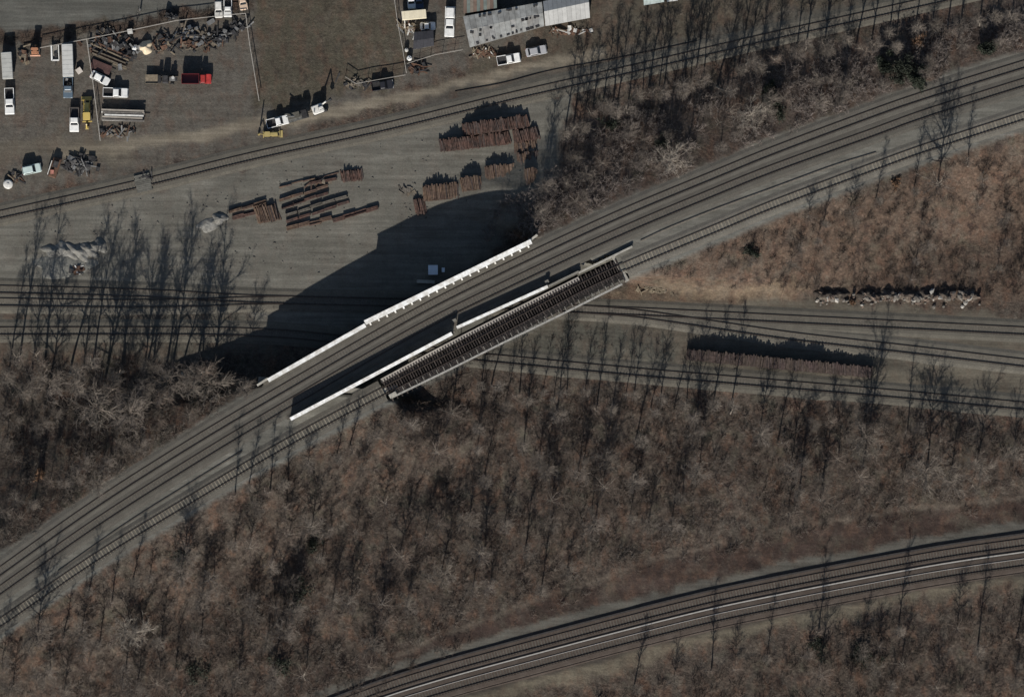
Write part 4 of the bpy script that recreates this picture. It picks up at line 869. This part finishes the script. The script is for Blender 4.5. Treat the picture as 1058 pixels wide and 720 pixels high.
ORD = lambda i: 'leftmost' if i == 0 else '%s from the left' % ['', 'second', 'third', 'fourth', 'fifth', 'sixth', 'seventh', 'eighth', 'ninth', 'tenth', 'eleventh', 'twelfth', 'thirteenth', 'fourteenth', 'fifteenth', 'sixteenth', 'seventeenth', 'eighteenth', 'nineteenth', 'twentieth', 'twenty-first', 'twenty-second', 'twenty-third'][i]
for i, (x, y) in enumerate(UP):
    tree(x, y, 6 + (i * 5) % 6, ('tall bare tree below the top track, %s of the left half' % ORD(i)) if i < 19 else ('tall bare tree below the top track, %s of the right half' % ORD(i - 19)), 'tall trees shading the top track', .95, rs); placed.append((x, y))
LEFT = [(8, 392), (20, 372), (30, 405), (46, 378), (52, 398), (72, 385), (84, 402), (96, 380), (104, 420), (108, 396), (122, 408), (128, 384), (142, 424), (148, 398), (158, 380), (166, 412), (176, 396), (188, 385), (200, 398), (209, 384), (216, 392), (222, 380)]
for i, (x, y) in enumerate(LEFT):
    tree(x, y, 6 + (i * 5) % 6 if i % 4 or i < 2 else i % 6, 'tall tree shading the left yard tracks, %s' % ORD(i), 'tall trees on the left bank', 1.3 if i % 4 or i < 2 else 1.5, rs); placed.append((x, y))
EDGE = [((39, 655), 'bare tree at the lower left whose shadow crosses the raised tracks', 1.0), ((66, 655), 'slim bare tree just right of the lower left track-side tree', .7), ((92, 610), 'slim bare tree beside the pale sleepers at the lower left', .75), ((115, 625), 'bare tree below the pale sleepers at the lower left', .7),
 ((137, 600), 'bare tree by the track below the brown patch of embankment', .8), ((243, 512), 'first slim tree of the cluster left of the white south girder', .8), ((256, 505), 'second slim tree of the cluster left of the white south girder', .85), ((279, 508), 'third slim tree of the cluster below the south girder end', .9), ((298, 498), 'fourth slim tree of the cluster below the south girder end', .85),
 ((318, 480), 'fifth slim tree below the white south girder', .6), ((347, 474), 'tree below the south girder whose trunk shadow reaches it', .75), ((361, 462), 'tree below the south girder next to the bridge abutment', .75), ((386, 450), 'tree just left of the open deck bridge bearing', .5),
 ((969, 190), 'largest bare tree overhanging the raised tracks at the right', 1.05), ((944, 196), 'bare tree left of the largest track-side tree at the right', .7), ((1000, 172), 'bare tree right of the largest track-side tree at the right', .7), ((905, 205), 'slim bare tree by the raised track above the reddish slope', .65), ((878, 218), 'slim tree second along the reddish slope edge', .6), ((850, 232), 'slim tree at the left end of the reddish slope edge', .65), ((835, 226), 'short tree at the left end of the reddish slope edge', .5),
 ((958, 484), 'tall tree at the right whose shadow crosses the lowest yard track', 1.1), ((937, 448), 'slim tree left of the tall right hand shadow tree', .7), ((950, 440), 'second slim tree left of the tall right hand shadow tree', .6), ((803, 458), 'slim tree below the middle of the long sleeper pile', .8), ((839, 436), 'slim tree below the right end of the long sleeper pile', .6), ((860, 437), 'leaning tree below the right end of the long sleeper pile', .6), ((890, 452), 'bushy tree casting shade on the right end of the long pile', 1.0), ((898, 440), 'second bushy tree shading the right end of the long pile', .9),
 ((1010, 668), 'tall tree at the bottom right shading the bottom tracks', .95), ((1050, 660), 'tree in the bottom right corner shading the bottom tracks', .8), ((928, 650), 'tree at the bottom right left of the tall one', .8), ((846, 650), 'tree below the middle of the bottom tracks', .7), ((655, 708), 'tree below the bottom tracks near the lower edge', .8), ((735, 692), 'tree below the bottom tracks right of the lower edge one', .8), ((792, 680), 'tree below the bottom tracks between two dark bushes', .7)]
for i, ((x, y), lb, sc_) in enumerate(EDGE):
    tree(x, y, i % 6 if sc_ <= .6 or sc_ >= 1 else 6 + (i * 3) % 6, lb, 'trees beside the tracks', sc_ * (1.25 if sc_ >= 1 else 1), rs); placed.append((x, y))
for i in range(20):
    x = 495 + i * 13.5 + rs.uniform(-5, 5); y = np.interp(x, [490, 780], [402, 424]) + rs.uniform(-8, 14)
    tree(x, y, 6 + (i * 7) % 6, 'slim tree at the wood edge below the lowest yard track, %s' % ORD(i), 'slim trees along the wood edge', rs.uniform(.5, .95), rs); placed.append((x, y))
WOODS = [([(0, 670), (60, 650), (160, 585), (300, 500), (400, 440), (480, 415), (660, 425), (800, 440), (1058, 455), (1058, 520), (830, 540), (700, 575), (530, 625), (430, 672), (380, 715), (0, 718)], 100, 'bare brown tree in the wood between the bridge and the bottom tracks', 'trees in the southern wood', 17, (.62, 1.0)),
 ([(0, 400), (230, 390), (262, 398), (150, 468), (60, 530), (0, 570)], 24, 'bare grey tree on the wooded bank left of the bridge', 'trees on the left bank', 15, (.5, .8)),
 ([(575, 180), (600, 145), (700, 118), (860, 75), (1000, 45), (1058, 30), (1058, 42), (900, 95), (790, 140), (650, 190), (562, 236), (548, 215)], 36, 'bare pinkish tree on the bank between the top track and raised tracks', 'trees on the upper right bank', 13, (.5, .8)),
 ([(720, 270), (830, 245), (930, 215), (1058, 170), (1058, 290), (840, 290)], 14, 'small bare tree on the reddish slope right of the bridge', 'trees on the reddish slope', 16, (.4, .6)),
 ([(640, 715), (740, 695), (900, 655), (1058, 625), (1058, 716)], 14, 'bare tree in the brush below the bottom tracks', 'trees in the bottom right brush', 16, (.5, .8))]
def zone(x, y, lb):
    if 'bank between' in lb:
        col = 'at its left end' if x < 640 else 'left of its middle' if x < 740 else 'at its middle' if x < 840 else 'right of its middle' if x < 940 else 'at its right end'
        return 'bare pinkish tree on the upper right bank, %s, %s' % (col, 'nearer the top track' if y < np.interp(x, [560, 1058], [175, 35]) else 'nearer the raised tracks')
    if 'wooded bank left' in lb: return 'bare grey tree on the left bank, %s, %s' % ('at the left edge' if x < 70 else 'midway along' if x < 150 else 'towards the bridge', 'upper part' if y < 455 - x * .25 else 'lower part')
    if 'wood between' not in lb: return lb
    col = 'far left' if x < 150 else 'left' if x < 300 else 'left of centre' if x < 440 else 'centre' if x < 600 else 'right of centre' if x < 760 else 'right' if x < 910 else 'far right'
    yl = 540 - max(0, x - 450) * .12
    return 'bare brown tree in the southern wood, %s, %s' % (col, 'nearer the bridge line' if y < yl - 40 else 'nearer the bottom edge' if y > yl + 45 else 'in the middle of the wood')
for poly, n_, lb, gr, dm, (s0, s1) in WOODS:
    xs = [p[0] for p in poly]; ys = [p[1] for p in poly]; k = 0; tries = 0
    while k < n_ and tries < 6000:
        tries += 1; x, y = rs.uniform(min(xs), max(xs)), rs.uniform(min(ys), max(ys))
        if inside(np.array([x]), np.array([y]), poly)[0] and far(x, y, dm) and dist_pl(np.array([x]), np.array([y]), TRAIL)[0] > 9:
            placed.append((x, y)); k += 1; tree(x, y, rs.choice([0, 1, 2, 3, 4, 5, 5, 4, 8, 10]), zone(x, y, lb), gr, rs.uniform(s0, s1), rs)
for (x, y, lb) in ((130, 652, 'pale spreading bare tree at the lower left with whitish limbs'), (147, 652, 'second pale spreading bare tree at the lower left with whitish limbs'), (690, 166, 'pale spreading tree on the upper right bank'), (775, 118, 'pale fan-shaped bare tree on the bank below the top track')):
    V1, F1 = tubes_np(grow_tree(6.5, 4.2, int(x))[0], 5); V2, F2 = tubes_np(grow_tree(6.5, 4.2, int(x))[1], 3); pm = mat('whitish_bark', (.26, .23, .195), .9, .25, 2)
    t = thing('bare_tree', lb, 'tree', G(x, y), rs.uniform(0, 6), 'pale spreading trees'); inst('trunk', mesh_np('trunk', V1, F1, pm), t); inst('crown', mesh_np('crown', V2, F2, pm), t)

# ---------------------------------------------------------------- undergrowth (uncountable brush)
def brush_variants(seed, n_, hmin, hmax):
    out = []
    for v in range(n_):
        q = np.random.RandomState(seed + v); sg = []
        for k in range(16):
            a = q.uniform(0, 6.28); el = q.uniform(.35, 1.35); l = q.uniform(hmin, hmax); p0 = np.array([q.normal(0, .25), q.normal(0, .25), -.1]); d_ = np.array([math.cos(a) * math.cos(el), math.sin(a) * math.cos(el), math.sin(el)]); p1 = p0 + d_ * l; sg.append((p0, p1, .024, .012))
            for w_ in range(3):
                b0 = p0 + (p1 - p0) * q.uniform(.3, 1); d2 = d_ + q.normal(0, .7, 3); d2 /= np.linalg.norm(d2); d2[2] = abs(d2[2]); sg.append((b0, b0 + d2 * l * q.uniform(.25, .5), .018, .009))
        out.append(tubes_np(sg, 3))
    return out
BV = brush_variants(300, 8, .5, 1.7)
def brush(name, label, poly, n_, m, sc=(.6, 1.3), seed=0, avoid=()):
    q = np.random.RandomState(seed); xs = [p[0] for p in poly]; ys = [p[1] for p in poly]; X = q.uniform(min(xs), max(xs), n_ * 8); Y = q.uniform(min(ys), max(ys), n_ * 8)
    dens = vnoise(X, Y, 26, seed + 5) + .5 * vnoise(X, Y, 9, seed + 6); ok = inside(X, Y, poly) & (dens > .55) & (dist_pl(X, Y, TRAIL) > 4.5) & ((dist_pl(X, Y, GB) > 52) | (Y > 640) | (q.rand(len(X)) < .3))
    X, Y = X[ok][:n_], Y[ok][:n_]; Z = height(X, Y); VV, FF, o_ = [], [], 0
    for x, y, z in zip(X, Y, Z):
        v, f = BV[q.randint(8)]; a = q.uniform(0, 6.28); s_ = q.uniform(*sc); c_, sn = math.cos(a) * s_, math.sin(a) * s_; p = W(x, y, z)
        VV.append(np.stack([v[:, 0] * c_ - v[:, 1] * sn + p.x, v[:, 0] * sn + v[:, 1] * c_ + p.y, v[:, 2] * s_ * .85 + p.z], -1)); FF.append(f + o_); o_ += len(v)
    me = mesh_np(name, np.concatenate(VV), np.concatenate(FF), m); o = bpy.data.objects.new(name, me); COL.objects.link(o); o['kind'] = 'stuff'; o['label'] = label; o['category'] = 'brush'
SB = [(0, 668), (60, 645), (160, 575), (300, 485), (400, 430), (470, 400), (660, 405), (800, 418), (1065, 440), (1065, 530), (830, 552), (700, 590), (530, 645), (430, 690), (380, 725), (0, 725)]
brush('undergrowth', 'brown leafless undergrowth covering the southern wood floor', SB, 2300, TWIGR, (.4, 1.2), seed=1)
brush('undergrowth', 'grey leafless undergrowth mixed into the southern wood', SB, 1300, TWIG, (.4, 1.3), seed=2)
brush('undergrowth', 'leafless undergrowth on the bank left of the bridge', [(0, 368), (235, 372), (275, 392), (150, 470), (60, 533), (0, 572)], 620, TWIGG, (.4, 1.3), seed=3)
brush('undergrowth', 'pinkish leafless undergrowth on the upper right bank', [(490, 250), (520, 205), (555, 195), (580, 145), (700, 105), (860, 58), (1065, 8), (1065, 45), (900, 102), (790, 147), (650, 197), (562, 240)], 1150, mat('pale_pink_twigs', (.185, .158, .142), .95, .3, .8), (.4, 1.4), seed=4)
brush('undergrowth', 'reddish leafless undergrowth on the slope right of the bridge', [(660, 285), (800, 230), (930, 188), (1065, 140), (1065, 305), (840, 298), (700, 298)], 620, TWIGR, (.4, 1.1), seed=5)
brush('undergrowth', 'leafless undergrowth below the bottom tracks', [(600, 725), (740, 685), (900, 642), (1065, 612), (1065, 725)], 420, TWIGR, seed=6)
brush('undergrowth', 'thin leafless brush along the back fence at the top left', [(0, 52), (0, 38), (120, 21), (255, 0), (255, 12), (120, 33)], 90, TWIGR, (.4, .8), seed=7)
brush('undergrowth', 'thin brush at the top right beyond the top track', [(612, 25), (700, 10), (850, -10), (930, -10), (860, 12), (640, 60)], 130, TWIG, (.4, .9), seed=8)
brush('undergrowth', 'brush around the lower tracks below the open deck bridge', [(480, 372), (600, 335), (690, 345), (700, 375), (560, 372)], 60, TWIG, (.4, .7), seed=9)
# evergreen shrubs: leaf clumps
EVG = mat('evergreen_leaf', (.022, .027, .018), .8, .4, 1.5)
def evergreen(label, px, py, r, h, seed, leaf=None, n_=2600, name='evergreen_shrub', grp='evergreen shrubs'):
    q = np.random.RandomState(seed); t = thing(name, label, 'shrub', G(px, py), 0, grp)
    c_ = q.normal(0, 1, (14, 3)) * np.array([r * .45, r * .45, h * .2]) + np.array([0, 0, h * .55]); P = c_[q.randint(14, size=n_)] + q.normal(0, r * .17, (n_, 3)); P[:, 2] = np.abs(P[:, 2])
    u = q.normal(0, 1, (n_, 3)); u /= np.linalg.norm(u, axis=1)[:, None]; v = np.cross(u, q.normal(0, 1, (n_, 3))); v /= np.linalg.norm(v, axis=1)[:, None]; s_ = q.uniform(.09, .24, (n_, 1))
    V_ = np.stack([P - u * s_, P + v * s_ * .6, P + u * s_, P - v * s_ * .6], 1).reshape(-1, 3); inst('crown', mesh_np('crown', V_, np.arange(n_ * 4).reshape(-1, 4), leaf or EVG), t)
    q2 = MB()
    for k in range(4): q2.tube((0, 0, -.1), (q.normal(0, r * .3), q.normal(0, r * .3), h * .6), .06, .03, n=5)
    q2.build('stem', BARK, t)
for i, (x, y, r, h, lb) in enumerate([(930, 72, 3.0, 3.0, 'dark green evergreen shrub on the bank below the top track'), (945, 80, 2.4, 2.4, 'second dark green shrub right of the bigger one on the bank'), (915, 66, 2.0, 2.2, 'small dark green shrub left of the bigger one on the bank'), (1018, 52, 1.9, 2.4, 'dark evergreen shrub on the bank at the far right'), (800, 112, 2.2, 2.4, 'dark evergreen shrub by the raised tracks on the bank'), (795, 95, 1.8, 2.0, 'small evergreen shrub above the track-side one on the bank'), (310, 612, 2.2, 2.4, 'dark green shrub in the lower left wood'), (325, 563, 1.6, 2.0, 'small dark green shrub in the lower left wood'),
        (290, 690, 1.8, 2.0, 'dark green shrub near the bottom edge of the wood'), (200, 695, 1.9, 2.0, 'dark green shrub at the bottom left of the wood'), (188, 575, 1.5, 1.8, 'evergreen shrub beside the pale spreading trees'), (780, 262, 1.4, 1.5, 'small green shrub on the reddish slope by the gravel'), (890, 678, 2.2, 2.4, 'dark evergreen bush in the bottom right brush'), (845, 670, 1.7, 2.0, 'second dark evergreen bush in the bottom right brush'), (630, 128, 1.6, 2.0, 'small evergreen bush between tall trees below the top track'), (685, 148, 1.5, 1.8, 'green bush on the upper right bank below pale twigs')]): evergreen(lb, x, y, r * (1 if i < 6 else 1.35), h * (1 if i < 6 else .8), 500 + i, None, 2600 if i < 6 else 750)

RLEAF = mat('rusty_leaf', (.12, .072, .044), .85, .4, 1.5)
for i, (x, y, r, lb) in enumerate([(40, 490, 1.3, 'orange-brown leafy bush on the left bank'), (925, 190, 1.2, 'rusty leaved bush at the top of the reddish slope'), (948, 42, 1.6, 'rusty leaved bush on the upper right bank below the top track'), (880, 312, .8, 'rusty leaved bush at the rubble pile')]):
    evergreen(lb, x, y, r, r * 1.1, 700 + i, RLEAF, 420, 'rusty_shrub', 'rusty leaved bushes')
